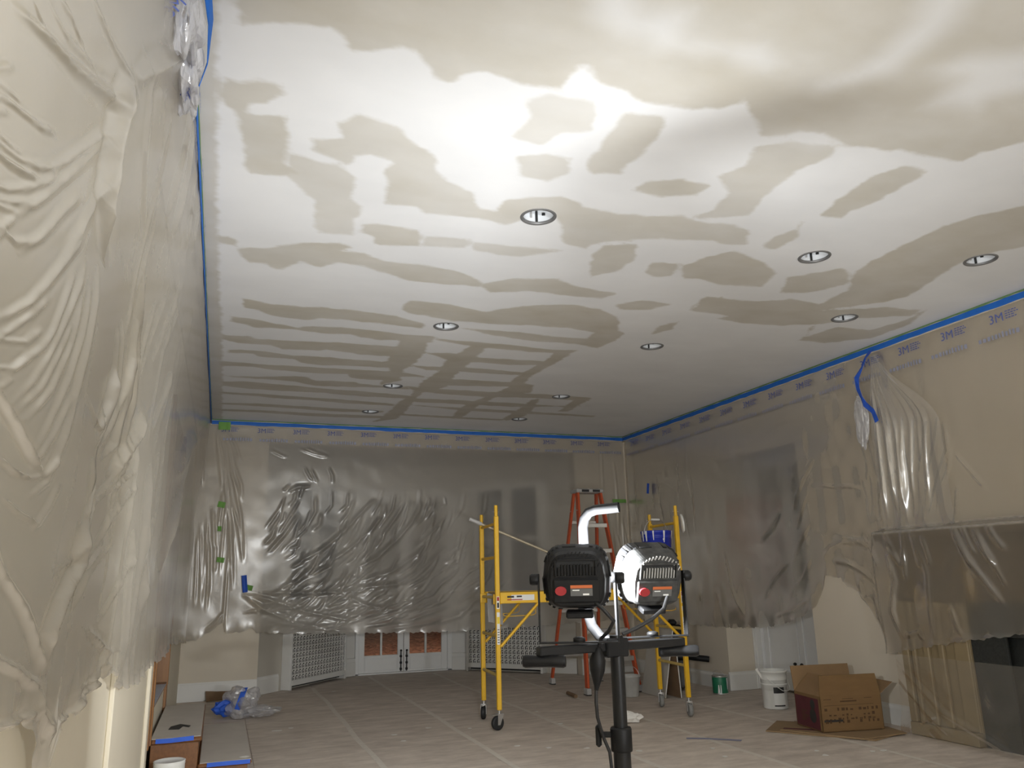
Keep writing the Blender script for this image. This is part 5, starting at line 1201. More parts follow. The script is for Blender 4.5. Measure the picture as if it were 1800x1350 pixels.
# ------------------------------------------------------------------ rolling scaffold
SW, SL_ = .62, 1.85
sc = thing('rolling_scaffold', 'yellow rolling scaffold with ladder ends, platform rails and castors', 'scaffold', (3.355, 7.30, 0.0035), math.radians(-5.0))
hx, hy = SL_ / 2, SW / 2
post_of = {}
for sx in (-1, 1):
    for sy in (-1, 1):
        p = MB(); r = .021
        top = 1.93 if sy > 0 else 1.97
        p.bbox(sx * hx - r, sx * hx + r, sy * hy - r, sy * hy + r, .165, top - .10, .006)
        p.tube([(sx * hx, sy * hy, top - .11), (sx * hx, sy * hy, top)], .0165, 14)
        for z in np.arange(.25, top - .15, .05):
            p.tube([(sx * (hx + .0212), sy * hy, z), (sx * (hx + .0218), sy * hy, z)], .005, 6)
        o = p.build('post', M_yellow, sc); post_of[(sx, sy)] = o
        MB().tube([(sx * hx - .032, sy * hy, top - .06), (sx * hx + .032, sy * hy, top - .06)], .003, 6).build('lock_pin', M_zinc, o)
        # castor
        c = MB(); ang = {(-1, -1): .25, (-1, 1): 1.1, (1, 1): 1.25, (1, -1): 1.3}[(sx, sy)] + math.radians(5)
        Mc = Tm((sx * hx, sy * hy, 0), 0, 0, ang)
        c.tube([(sx * hx, sy * hy, .135), (sx * hx, sy * hy, .18)], .012, 10)
        c.bbox(-.03, .03, -.026, .026, .128, .138, .002, Mc)
        for s in (-1, 1): c.add([Mc @ Vector(q) for q in ((-.03, s * .024, .13), (.03, s * .024, .13), (-.008, s * .024, .045), (-.032, s * .024, .045), (-.03, s * .028, .13), (.03, s * .028, .13), (-.008, s * .028, .045), (-.032, s * .028, .045))],
                  [(0, 1, 2, 3), (7, 6, 5, 4), (0, 4, 5, 1), (1, 5, 6, 2), (2, 6, 7, 3), (3, 7, 4, 0)])
        c.bbox(-.075, -.02, -.012, .012, .122, .130, .002, Mc)
        co_ = c.build('castor', M_zinc, sc)
        Mw = Mc @ Matrix.Translation((-.02, 0, .0605)) @ Matrix.Rotation(PI / 2, 4, 'X')
        wv = MB(); wv.lathe([(.012, -.02), (.04, -.018), (.052, -.02), (.0595, -.012), (.0605, 0), (.0595, .012), (.052, .02), (.04, .018), (.012, .02)], (0, 0, 0), 28, Mw)
        wv.build('wheel', M_rubber if sx < 0 else M_greyw, co_)
for sx in (-1, 1):
    for z in (.45, .79, 1.13, 1.49, 1.80):
        MB().tube([(sx * hx, -hy + .018, z), (sx * hx, hy - .018, z)], .0145, 12).build('rung', M_rung if z < 1.2 else M_yellow, sc)
for sy in (-1, 1):
    rl = MB(); y = sy * (hy - .0)
    rl.bbox(-hx + .024, hx - .024, y - .012, y + .012, 1.075, 1.175, .004); rl.bbox(-hx + .024, hx - .024, min(y, y - sy * .03), max(y, y - sy * .03), 1.165, 1.175, .003)
    rl.bbox(-hx - .03, -hx + .05, y - sy * .036 - .006, y - sy * .036 + .012, 1.07, 1.16, .003)
    o = rl.build('side_rail', M_yellow, sc)
    for sx in (-1, 1):
        MB().tube([(sx * (hx - .025), y, .70), (sx * (hx - .40), y, 1.08)], .0135, 10).build('corner_brace', M_yellow, sc)
        MB().tube([(sx * (hx - .06), y - sy * .02, .985), (sx * (hx - .06), y - sy * .02, .97), (sx * (hx - .10), y - sy * .02, .96), (sx * (hx - .34), y - sy * .02, .965), (sx * (hx - .37), y - sy * .02, .98), (sx * (hx - .37), y - sy * .02, 1.075)], .0035, 6).build('wire_guard', M_yellow, sc)
        if sy < 0:
            x0 = sx * (hx - .16)
            lb = MB().bbox(min(x0, x0 + .16 * -sx) - .03, max(x0, x0 + .16 * -sx) + .03, y - .0145, y - .0125, 1.10, 1.15, .0004).build('sticker', M_lab_w, o)
            MB().bbox(x0 - .07, x0 - .005, y - .0155, y - .0147, 1.125, 1.142, .0003).bbox(x0 + .02, x0 + .07, y - .0155, y - .0147, 1.128, 1.142, .0003).build('sticker_text', M_lab_k, o)
            MB().bbox(x0 - .07, x0 + .075, y - .0155, y - .0147, 1.103, 1.112, .0003).build('sticker_band', M_lab_r, o)
    for z0, z1, mm in ((1.03, 1.14, M_lab_w), (.72, 1.0, M_lab_w)):
        if sy < 0:
            for sx in (-1, 1):
                MB().bbox(sx * hx - .014, sx * hx + .014, y - .0235, y - .0215, z0, z1, .0005).build('sticker', mm, post_of[(sx, sy)])
                if z0 > 1:
                    MB().bbox(sx * hx - .011, sx * hx + .011, y - .0245, y - .0237, 1.10, 1.135, .0003).build('sticker_band', M_lab_r, post_of[(sx, sy)])
                    MB().bbox(sx * hx - .009, sx * hx + .009, y - .0245, y - .0237, 1.04, 1.085, .0003).build('sticker_text', M_lab_k, post_of[(sx, sy)])
                else:
                    MB().bbox(sx * hx - .012, sx * hx + .012, y - .0245, y - .0237, .90, .96, .0003).build('sticker_band', M_lab_y, post_of[(sx, sy)])
                    for q in range(6):
                        MB().bbox(sx * hx - .009, sx * hx + .009, y - .0245, y - .0237, .735 + q * .022, .742 + q * .022, .0003).build('sticker_text', M_lab_k, post_of[(sx, sy)])
MB().bbox(-hx + .05, hx - .05, -hy + .035, hy - .035, 1.150, 1.172, .003).build('platform', mat('plywood_deck', (.33, .25, .16), .7, var=.2, scale=5, stretch=(1, 8, 1)), sc)

# extension pole lying from the ladder end down to the platform
ep = thing('extension_pole', 'long worn extension pole lying aslant across the scaffold', 'pole', (0, 0, 0))
pa, pb = Vector((2.30, 7.58, 1.885)), Vector((3.90, 7.30, 1.19)); dd = (pb - pa)
MB().tube([pa + dd * .07, pa + dd * .62], .0125, 12).build('outer_tube', mat('worn_pole_metal', (.42, .36, .26), .4, .3, var=.25, scale=25), ep)
MB().tube([pa + dd * .60, pb], .0095, 10).build('inner_tube', M_alu, ep)
MB().tube([pa, pa + dd * .075], .018, 12).build('grip', M_grey, ep)
MB().tube([pa + dd * .585, pa + dd * .63], .0165, 12).build('lock_collar', M_lab_k, ep)
# grey plasterer's hawk stowed in the near castor bay
hk = thing('plaster_hawk', 'grey plaster hawk hooked on the rail at the ladder end of the scaffold', 'hawk', (0, 0, 0))
Mh = Tm((2.50, 7.42, 1.02), math.radians(72), math.radians(12), math.radians(20))
MB().bbox(-.09, .09, -.14, .14, -.003, .003, .001, Mh).build('hawk_plate', M_grey, hk)
MB().tube([Mh @ Vector((0, 0, 0)), Mh @ Vector((0, 0, -.09))], .014, 10).build('hawk_handle', M_alu, hk)

# blue bucket hanging from the far ladder end
bk = thing('bucket', 'blue plastic bucket with plaster splashes hanging by its handle on the scaffold', 'bucket', (4.085, 7.03, 1.355), 0.2)
MB().lathe([(.0, .004), (.124, 0), (.128, .004), (.146, .30), (.150, .302), (.150, .315), (.147, .317), (.147, .335), (.152, .337), (.152, .352), (.156, .355), (.156, .372), (.150, .376), (.146, .372), (.126, .012), (0, .012)], (0, 0, 0), 36).build('bucket_body', M_bluepail, bk)
MB().tube([(-.158, 0, .34)] + [(-.158 * math.cos(t), .0, .34 + .155 * math.sin(t)) for t in np.linspace(.15, PI - .15, 14)] + [(.158, 0, .34)], .0032, 6).build('bail', M_zinc, bk)
MB().tube([(-.05, 0, .488), (.05, 0, .488)], .011, 10).build('bail_grip', M_pail, bk)
r = random.Random(3)
for k in range(11):
    sp = MB()
    t = r.uniform(0, 2 * PI); L = r.uniform(.02, .10); wdt = r.uniform(.006, .014)
    p = [Vector((rr_ * math.cos(t + dt_), rr_ * math.sin(t + dt_), zz)) for (rr_, dt_, zz) in ((.1575, -wdt / .15, .372), (.1575, wdt / .15, .372), (.1575, wdt / .15, .355), (.1500, wdt * .5 / .15, .352 - L), (.1500, -wdt * .5 / .15, .352 - L), (.1575, -wdt / .15, .355))]
    sp.add(p, [(0, 1, 2, 5), (5, 2, 3, 4)])
    q = [Vector((.1455 * math.cos(t + a_), .1455 * math.sin(t + a_), zz)) for a_, zz in ((-.12, .37), (.12, .37), (.08, .37 - L * .9), (-.06, .37 - L))]
    sp.build('plaster_splash', M_splash, bk)
    MB().add(q, [(3, 2, 1, 0)]).build('plaster_run', M_splash, bk)
# white roller tray liner clipped to the post behind the bucket
dk = thing('lid', 'white round bucket lid hung on the ladder end above the blue bucket', 'lid', (0, 0, 0))
MB().lathe([(0, 0), (.088, 0), (.092, .004), (.092, .018), (.086, .018), (.083, .008), (0, .008)], (4.315, 6.93, 1.80), 28, Tm((0, 0, 0), 0, PI / 2 - .1, -.36)).build('lid_disc', M_pail, dk)

# ------------------------------------------------------------------ orange step ladder
lad = thing('step_ladder', 'orange fibreglass step ladder with grey steps opened behind the scaffold', 'ladder', (4.32, 9.10, 0.0035))
LH = 2.36
def rail_pts(sx, front):
    yb0 = -.50 if front else .58
    top = Vector((sx * .155, -.06 if front else .05, LH - .03)); bot = Vector((sx * .325, yb0, 0.07)); return bot, top
def bar(mb, a, b, w1, w2, up=(0, 1, 0)):
    Mf = frame_between(a, b, up); L = (Vector(b) - Vector(a)).length; mb.bbox(0, L, -w1 / 2, w1 / 2, -w2 / 2, w2 / 2, .004, Mf)
for front in (True, False):
    for sx in (-1, 1):
        b, t = rail_pts(sx, front); mb = MB(); bar(mb, b, t, .028, .075 if front else .055)
        o = mb.build('side_rail' if front else 'rear_rail', M_orange, lad)
        ft = MB(); ft.bbox(-.028, .028, -.05, .05, 0, .075, .006, Tm((b.x, b.y, 0))); ft.build('foot', M_grey, o)
        ft = MB(); ft.bbox(-.030, .030, -.052, .052, 0, .012, .004, Tm((b.x, b.y, 0))); ft.build('rubber_pad', M_rubber, o)
        for q in (.18, .42, .66, .9):
            pt = b.lerp(t, q); MB().tube([pt + Vector((sx * .014, 0, 0)), pt + Vector((sx * .019, 0, 0))], .008, 8).build('rivet', M_zinc, o)
for k in range(1, 7):
    q = k / 7.3; a = rail_pts(-1, True)[0].lerp(rail_pts(-1, True)[1], q); b = rail_pts(1, True)[0].lerp(rail_pts(1, True)[1], q)
    MB().bbox(a.x + .012, b.x - .012, a.y - .045, a.y + .04, a.z - .012, a.z + .012, .004).bbox(a.x + .012, b.x - .012, a.y - .047, a.y - .04, a.z - .04, a.z + .01, .003).build('step', M_alu, lad)
for k, q in enumerate((.12, .36, .60, .84)):
    a = rail_pts(-1, False)[0].lerp(rail_pts(-1, False)[1], q); b = rail_pts(1, False)[0].lerp(rail_pts(1, False)[1], q)
    MB().bbox(a.x, b.x, a.y - .012, a.y + .012, a.z - .022, a.z + .022, .004).build('rear_crossbar', M_alu, lad)
    if k in (0, 2):
        for s, e in ((-1, a), (1, b)):
            MB().tube([(e.x, e.y - .02, e.z), (e.x - s * .09, e.y - .01, e.z - .13 if k == 0 else e.z + .12)], .006, 6).build('gusset_rod', M_alu, lad)
for sx in (-1, 1):
    a = rail_pts(sx, True)[0].lerp(rail_pts(sx, True)[1], .62); b = rail_pts(sx, False)[0].lerp(rail_pts(sx, False)[1], .62); mid = (a + b) / 2 + Vector((0, 0, -.03))
    MB().tube([a + Vector((sx * .018, 0, 0)), mid + Vector((sx * .018, 0, 0)), b + Vector((sx * .018, 0, 0))], .007, 6).build('spreader', M_alu, lad)
MB().bbox(-.185, .185, -.12, .10, LH - .035, LH + .012, .010).build('top_cap', M_grey, lad)
MB().bbox(-.12, -.02, -.125, -.119, LH - .028, LH + .002, .002).bbox(.03, .13, -.125, -.119, LH - .028, LH + .002, .002).bbox(-.13, -.01, -.07, .04, LH + .012, LH + .020, .004).bbox(.02, .14, -.07, .04, LH + .012, LH + .020, .004).build('tool_slot', M_lab_k, lad)
lad.rotation_euler.z = math.radians(-1)

# small grey tub at the ladder foot
tb = thing('mixing_tub', 'small dirty white mixing tub on the floor at the ladder foot', 'bucket', (4.37, 8.30, .0035))
MB().lathe([(0, .003), (.082, 0), (.086, .004), (.112, .205), (.119, .208), (.119, .222), (.110, .222), (.107, .206), (.082, .012), (0, .012)], (0, 0, 0), 30).build('tub_body', mat('dirty_white_plastic', (.47, .47, .45), .55, var=.3, scale=9), tb)
MB().tube([(-.119, 0, .21)] + [(-.119 * math.cos(t), .03 * math.sin(t), .21 + .11 * math.sin(t)) for t in np.linspace(.1, PI - .1, 12)] + [(.119, 0, .21)], .003, 6).build('bail', M_zinc, tb)

# gypsum boards propped against each other
gb = thing('gypsum_board', 'grey plasterboard offcut leaning over behind the scaffold with its white edge showing', 'board', (0, 0, 0))
def board(root, x0, xt, y0, y1, zt, th, face, back):
    Mf = Matrix.Translation((x0, 0, .006)); ang = math.atan2(xt - x0, zt); Mf = Mf @ Matrix.Rotation(ang, 4, 'Y'); L = math.hypot(zt, xt - x0)
    MB().box(.001, th - .001, y0 + .001, y1 - .001, .001, L - .001, Mf).build('board_core', M_gypedge, root)
    MB().box(0, .0012, y0 + .0005, y1 - .0005, 0.0005, L - .0005, Mf).build('board_face', face, root)
    MB().box(th - .0012, th, y0 + .0005, y1 - .0005, 0.0005, L - .0005, Mf).build('board_back', back, root)
board(gb, 4.615, 4.765, 7.98, 8.50, .72, .013, M_gyp, M_brownp)
gb2 = thing('gypsum_board', 'plasterboard offcut with brown backing standing almost upright behind the leaning one', 'board', (0, 0, 0))
board(gb2, 4.765, 4.738, 7.90, 8.48, .50, .013, M_brownp, M_gyp)

# dark shop vacuum beside the boards
vc = thing('shop_vacuum', 'black shop vacuum with charcoal tank and hose beside the propped boards', 'vacuum', (5.10, 8.55, .0035), math.radians(-28))
MB().bbox(-.15, .15, -.16, .16, .03, .33, .03).build('tank', M_vac, vc)
MB().bbox(-.17, .17, -.18, .18, .33, .42, .03).bbox(-.14, .14, -.15, .15, .42, .72, .05).bbox(-.05, .05, -.13, .13, .72, .78, .02).build('motor_head', M_black, vc)
MB().tube([(.12, -.17, .38), (.20, -.22, .37), (.30, -.24, .36), (.38, -.24, .35)], .034, 14).build('hose', M_black, vc)
for sx in (-1, 1):
    for sy in (-1, 1): MB().lathe([(0, 0), (.02, .003), (.026, .015), (.02, .03), (0, .032)], (sx * .12, sy * .13, 0), 14).build('foot', M_rubber, vc)

# green paint can by the skirting
gc = thing('paint_can', 'green paint can with white drips by the wall recess', 'paint can', (5.33, 7.99, .0035))
MB().lathe([(0, 0), (.083, 0), (.085, .003), (.085, .008), (.083, .010), (.083, .18), (.085, .182), (.086, .19), (.083, .193), (.074, .190), (.072, .186), (0, .186)], (0, 0, 0), 32).build('can_body', M_steel, gc)
MB().lathe([(.0836, .012), (.0842, .014), (.0842, .176), (.0836, .178)], (0, 0, 0), 32).build('can_label', M_canG, gc)
dr = MB()
for a0, a1, zz in ((-2.5, -2.2, .03), (-2.15, -2.0, .07), (-1.2, -.95, .05), (-1.05, -.75, .03), (-.6, -.45, .10)):
    dr.add([(.0850 * math.cos(t), .0850 * math.sin(t), z) for t, z in ((a0, .012 if a0 < -2 else .17), (a1, .012 if a0 < -2 else .17), ((a0 + a1) / 2 + .05, .10 if a0 < -2 else zz), ((a0 + a1) / 2 - .05, .10 if a0 < -2 else zz))], [(0, 1, 2, 3)])
dr.build('paint_drip', M_splash, gc)
MB().tube([(-.085, 0, .17), (-.05, .04, .23), (0, .05, .245), (.05, .04, .23), (.085, 0, .17)], .002, 6).build('bail', M_zinc, gc)

# white joint compound pail
wp = thing('compound_pail', 'white pail with black and white label and a stirring stick by the recess', 'bucket', (5.24, 6.92, .0035), .35)
MB().lathe([(0, .004), (.112, 0), (.116, .004), (.118, .012), (.120, .215), (.128, .222), (.128, .232), (.122, .236), (.126, .30), (.128, .335), (.136, .338), (.136, .355), (.131, .357), (.128, .352), (.112, .012), (0, .012)], (0, 0, 0), 36).build('pail_body', M_pail, wp)
def wrap(r, a0, a1, z0, z1, n=10):
    vv = [(r * math.cos(a0 + (a1 - a0) * i / n), r * math.sin(a0 + (a1 - a0) * i / n), z) for z in (z0, z1) for i in range(n + 1)]
    return vv, [(i, i + 1, i + n + 2, i + n + 1) for i in range(n)]
MB().add(*wrap(.1215, -2.65, -1.75, .15, .205)).build('label_band', M_lab_k, wp)
MB().add(*wrap(.1212, -2.65, -1.75, .04, .15)).build('label_field', M_lab_w, wp)
MB().add(*wrap(.1216, -2.65, -1.75, .03, .042)).build('label_band', M_lab_k, wp)
MB().tube([(.129, -.01, .29), (.135, -.05, .25), (.115, -.10, .20), (.06, -.132, .175), (.0, -.14, .17), (-.06, -.132, .175), (-.11, -.09, .22), (-.129, -.01, .29)], .0035, 6).build('bail', M_pail, wp)
MB().bbox(-.012, .012, -.003, .003, 0, .42, .001, Tm((.05, -.02, .02), 0, math.radians(-33), -.5)).build('stir_stick', M_papw, wp)

# cardboard carton standing on flattened cartons
def flat_carton(name, poly, z, th, label, material=M_board3):
    o = MB().prism(poly, z, z + th).build(name, material); tag(o, label, 'cardboard', 'flattened cartons'); return o
flat_carton('flat_carton', [(4.40, 5.98), (4.78, 6.32), (5.33, 5.72), (5.25, 5.40), (4.90, 5.28)], .0035, .008, 'flattened tan carton lying lowest under the open box')
flat_carton('flat_carton', [(4.50, 5.92), (4.86, 6.18), (5.36, 5.62), (5.30, 5.36), (4.83, 5.32)], .0125, .009, 'flattened tan carton on top of the lowest one under the open box')
mr = MB().prism([(4.535, 5.93), (4.575, 5.96), (4.78, 5.76), (4.74, 5.72)], .0218, .0230); tag(mr.build('carton_strip', M_maroon), 'maroon printed cardboard strip lying on the flattened cartons', 'cardboard')
cb = thing('carton', 'open brown cardboard box with maroon printed end on flattened cartons', 'box', (0, 0, 0))
ca, cb_, cc_ = Vector((4.70, 5.63, 0)), Vector((5.25, 5.54, 0)), Vector((4.78, 6.03, 0))
ux = (cb_ - ca); Lx = ux.length; ux.normalize(); uy = Vector((-ux.y, ux.x, 0)); Ly = .40; z0 = .0245; HB = .275; FL = .17
def panel(p, q, za, zb_, th, lean_a=(0, 0, 0), material=M_board, name='carton_side', inset=0.0, out=None):
    """upright cardboard panel from p to q; the top edge may lean"""
    p = Vector(p); q = Vector(q); d = (q - p).normalized(); n = Vector((d.y, -d.x, 0)) * th; l = Vector(lean_a)
    b0, b1 = p + d * 0, q; t0, t1 = p + d * inset + l, q - d * inset + l
    vv = [b0 + Vector((0, 0, za)), b1 + Vector((0, 0, za)), t1 + Vector((0, 0, zb_)), t0 + Vector((0, 0, zb_))]
    vv += [v - n for v in vv]
    return MB().add(vv, [(0, 1, 2, 3), (7, 6, 5, 4), (0, 4, 5, 1), (1, 5, 6, 2), (2, 6, 7, 3), (3, 7, 4, 0)]).build(name, material, cb)
A0, A1_ = ca, ca + ux * Lx; B0, B1_ = ca + uy * Ly, ca + ux * Lx + uy * Ly
panel(A0, A1_, z0, z0 + HB, .006); panel(B1_, B0, z0, z0 + HB, .006, material=M_board2)
panel(B0, A0, z0, z0 + HB, .006); panel(A1_, B1_, z0, z0 + HB, .006)
bt = MB().prism([(v.x, v.y) for v in (A0, A1_, B1_, B0)], z0, z0 + .006).build('carton_bottom', M_board, cb)
panel(A0, A1_, z0 + HB, z0 + HB + FL - .01, .005, uy * .015 * 1, M_board, 'flap', .02)
panel(B1_, B0, z0 + HB, z0 + HB + FL + .03, .005, uy * .03, M_board2, 'flap', .0)
panel(B0, A0, z0 + HB, z0 + HB + FL * .85, .005, ux * .13, M_board2, 'flap', .03)
panel(A1_, B1_, z0 + HB, z0 + HB + FL * .5, .005, ux * .14, M_board2, 'flap', .02)
def decal(orig, d, n, rects, material, name):
    mb = MB()
    for (a, b, c, e) in rects:
        mb.add([Vector(orig) + d * x + n * .0012 + Vector((0, 0, z)) for x, z in ((a, c), (b, c), (b, e), (a, e))], [(0, 1, 2, 3)])
    return mb.build(name, material, cb)
nf = -uy; nl = -ux
r = random.Random(5); rects = []
for k in range(13):
    x = .03 + k * .039
    for zc in (.16, .12, .09, .065):
        if r.random() < .75: rects.append((x, x + r.uniform(.012, .03), zc, zc + r.uniform(.008, .024)))
rects += [(.03, .48, .20, .203), (.18, .33, .225, .236), (.03, .10, .246, .251), (.20, .30, .248, .252), (.40, .47, .248, .252)]
decal(A0 + Vector((0, 0, z0)), ux, nf, rects, M_ink, 'printed_text')
decal(A0 + Vector((0, 0, z0)), ux, nf, [(.02, .19, .075, .092)], M_lab_k, 'printed_bar')
decal(B0 + Vector((0, 0, z0)), -uy, nl, [(.01, .37, .01, .25)], M_maroon, 'maroon_end')
mb = MB()
for (cx_, cz_, rr_) in ((.28, .20, .036), (.275, .11, .05)):
    mb.add([B0 + Vector((0, 0, z0)) - uy * (cx_ + rr_ * math.cos(t)) + nl * .0024 + Vector((0, 0, cz_ + rr_ * 1.1 * math.sin(t))) for t in np.linspace(0, 2 * PI, 20, endpoint=False)], [tuple(range(20))])
mb.build('black_figure', M_lab_k, cb)
mb = MB()
for k in range(5): mb.add([B0 + Vector((0, 0, z0)) - uy * x + nl * .0024 + Vector((0, 0, z)) for x, z in ((.10, .06 + k * .018), (.10 + .05 + .03 * (k % 3), .06 + k * .018), (.15 + .03 * (k % 3), .067 + k * .018), (.10, .067 + k * .018))], [(0, 1, 2, 3)])
mb.build('printed_text', M_ink, cb)
# small printed carton in the recess
sb = thing('small_carton', 'small white printed carton standing on the floor in the door recess', 'box', (5.80, 6.86, .0), .2)
MB().bbox(-.09, .09, -.10, .10, 0, .30, .003).build('carton_body', M_lab_w, sb)
MB().bbox(-.0915, -.09, -.10, -.045, .12, .29, .0004).bbox(-.0915, -.09, -.03, -.01, .18, .27, .0004).bbox(-.0915, -.09, .0, .015, .16, .24, .0004).bbox(-.0915, -.09, .03, .06, .20, .27, .0004).bbox(-.092, .092, -.1015, -.1, .0, .06, .0004).build('printed_mark', M_lab_k, sb)
sb.location.z = -.0035

# floor litter
stk = MB().tube([(3.80, 8.74, .024), (3.775, 8.46, .024)], .021, 12)
tag(stk.build('cardboard_tube', M_brownp), 'short brown cardboard tube lying on the floor before the ladder', 'tube')
sc2 = crumple('paper_scrap', (3.62, 6.86, .045), (.09, .05, .05), M_papw, 31, None, .8, 2, .0035); tag(sc2, 'crumpled white paper scrap on the floor behind the work light pole', 'scrap')
CH = [(1.51, 7.29), (1.53, 6.98), (1.86, 7.47), (2.19, 7.28), (2.32, 6.37), (2.51, 6.19), (3.01, 7.12), (3.06, 7.84), (2.78, 6.05), (2.95, 6.06), (3.09, 5.78), (3.63, 5.61), (3.55, 5.34), (4.26, 5.20), (4.22, 5.06), (4.70, 5.00), (4.61, 5.01), (1.4, 10.4), (.58, 7.98), (.70, 8.05), (.25, 5.97)]
for k, (x, y) in enumerate(CH):
    r = random.Random(k); n = 6; big = 2.2 if k in (18,) else 1
    pol = [(x + (.014 + .02 * r.random()) * big * math.cos(2 * PI * i / n), y + (.012 + .02 * r.random()) * math.sin(2 * PI * i / n)) for i in range(n)]
    if k == 20: pol = [(p[0] - .02, p[1] + .07) for p in pol]
    z = .0035 if k != 20 else .1712
    tag(MB().prism(pol, z, z + .002).build('paint_chip', M_papw), 'small flat white paint chip lying on the paper floor' if k != 20 else 'white paint chip lying on the lower paper-covered step', 'paint chip', 'white paint chips on the floor' if k != 20 else None)
bs = ribbon([(3.66, 6.03, .0042), (3.78, 5.96, .0042), (3.93, 5.83, .0042), (4.0, 5.76, .0042)], .05, (0, 0, 1), mat('faded_blue_tape', (.24, .25, .36), .7, var=.2, scale=20), 'tape_piece', None, .0006)
tag(bs, 'faded blue tape strip stuck flat on the floor paper before the cartons', 'tape')

# ------------------------------------------------------------------ work light on its tripod
def rot_frame(loc, az, el):
    """local: x across, y = aiming direction, z up"""
    return Matrix.Translation(loc) @ Matrix.Rotation(-az, 4, 'Z') @ Matrix.Rotation(el, 4, 'X')
def head_ring(w, h, y, n=40, e=5.5):
    h = h * .93
    pts = []
    for k in range(n):
        t = 2 * PI * k / n; c, s = math.cos(t), math.sin(t)
        x = w / 2 * math.copysign(abs(c) ** (2 / e), c); z = h / 2 * math.copysign(abs(s) ** (2 / e), s)
        if z > 0: x *= 1 - .22 * (z / (h / 2)) ** 2
        else: x *= 1 - .12 * (z / (h / 2)) ** 2
        pts.append(Vector((x, y, z)))
    return pts
def lamp_head(root, loc, az, el, lit, bar_z):
    Mh = rot_frame(loc, az, el)
    rings = [head_ring(.150, .150, -.070), head_ring(.166, .166, -.062), head_ring(.176, .176, -.030), head_ring(.196, .192, -.010), head_ring(.206, .200, .020), head_ring(.206, .200, .046), head_ring(.196, .190, .052), head_ring(.186, .180, .050), head_ring(.180, .174, .040)]
    n = 40; vv = [Mh @ p for rg in rings for p in rg]; ff = []
    for i in range(len(rings) - 1):
        for k in range(n):
            a, b = i * n + k, i * n + (k + 1) % n; ff.append((a, b, b + n, a + n))
    ff.append(tuple(range(n)))
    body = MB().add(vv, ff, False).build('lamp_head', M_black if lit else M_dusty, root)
    # ribbed bumper round the front
    rb = MB()
    for k in range(0, n, 2):
        p, q, p2, q2 = rings[4][k] * 1.012, rings[5][k] * 1.012, rings[4][(k + 1) % n] * 1.012, rings[5][(k + 1) % n] * 1.012
        for v_ in (p, p2): v_.y = -.004
        for v_ in (q, q2): v_.y = .044
        pi, pi2, qi, qi2 = (Vector((v_.x * .96, v_.y, v_.z * .96)) for v_ in (p, p2, q, q2))
        rb.add([Mh @ v_ for v_ in (p, p2, q2, q, pi, pi2, qi2, qi)], [(0, 1, 2, 3), (0, 4, 5, 1), (3, 2, 6, 7), (0, 3, 7, 4), (1, 5, 6, 2)])
    rb.build('bumper_rib', M_black, body)
    # vent with upright fins in the upper back, and the grey rim round it
    vm = MB(); vm.bbox(-.062, .062, -.078, -.0695, .012, .016, .001, Mh); vm.bbox(-.062, -.056, -.078, -.0695, .016, .058, .001, Mh); vm.bbox(.056, .062, -.078, -.0695, .016, .058, .001, Mh); vm.bbox(-.054, .054, -.078, -.0695, .058, .064, .001, Mh)
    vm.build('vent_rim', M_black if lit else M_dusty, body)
    MB().box(-.056, .056, -.0705, -.0700, .016, .058, Mh).build('vent_opening', M_dark, body)
    for k in range(12):
        x = -.050 + k * .0091
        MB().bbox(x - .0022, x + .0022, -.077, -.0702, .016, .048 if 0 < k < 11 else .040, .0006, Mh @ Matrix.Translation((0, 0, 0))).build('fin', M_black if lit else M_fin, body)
    # slotted top edge
    for k in range(15):
        t = PI * (.16 + .68 * k / 14); x, z = .079 * math.cos(t), .013 + .066 * math.sin(t)
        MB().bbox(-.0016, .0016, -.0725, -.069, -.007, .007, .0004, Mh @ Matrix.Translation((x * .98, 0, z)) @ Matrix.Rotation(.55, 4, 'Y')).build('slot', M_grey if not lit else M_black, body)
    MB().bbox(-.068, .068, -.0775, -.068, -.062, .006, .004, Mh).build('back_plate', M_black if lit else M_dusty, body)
    MB().lathe([(0, -.004), (.0125, -.004), (.0145, -.001), (.0145, .006)], Mh @ Vector((-.046, -.0790, -.026)), 20, Mh.to_3x3().to_4x4() @ Matrix.Rotation(PI / 2, 4, 'X'), sx=1.15, sy=.9).build('power_button', M_btn, body)
    MB().bbox(-.018, .046, -.0783, -.0776, -.020, -.011, .0002, Mh).build('orange_label', M_lab_o, body)
    MB().bbox(-.018, .046, -.0783, -.0776, -.042, -.021, .0002, Mh).build('rating_plate', M_vac, body)
    MB().bbox(.018, .036, -.0787, -.0784, -.040, -.035, .0001, Mh).bbox(-.012, .008, -.0787, -.0784, -.027, -.024, .0001, Mh).build('rating_text', M_lab_w, body)
    MB().bbox(-.035, .045, -.052, .0, -.112, -.094, .004, Mh).build('lower_tab', M_black, body)
    ln = MB().add([Mh @ p for p in head_ring(.181, .175, .0405)], [tuple(range(n))[::-1]])
    ln.build('lens', emit_mat('led_lens_lit', (1, 1, 1), 25.0) if lit else mat('lens_unlit', (.5, .5, .48), .3), body)
    # U-shaped yoke: hangs in a level frame below the head pivots
    My = Matrix.Translation(loc) @ Matrix.Rotation(-az, 4, 'Z')
    yk = MB()
    zb = bar_z - loc[2]
    for s in (-1, 1): yk.bbox(s * .116 - .0025, s * .116 + .0025, -.012, .012, zb, .012, .001, My)
    yk.bbox(-.1185, .1185, -.012, .012, zb - .005, zb, .001, My)
    yk.build('yoke', M_blackm, root)
    for s in (-1, 1):
        MB().lathe([(0, -.014), (.014, -.014), (.017, -.008), (.017, .008), (.014, .014), (0, .014)], My @ Vector((s * .128, 0, -.005)), 14, My.to_3x3().to_4x4() @ Matrix.Rotation(PI / 2, 4, 'Y')).build('tilt_knob', M_black, root)
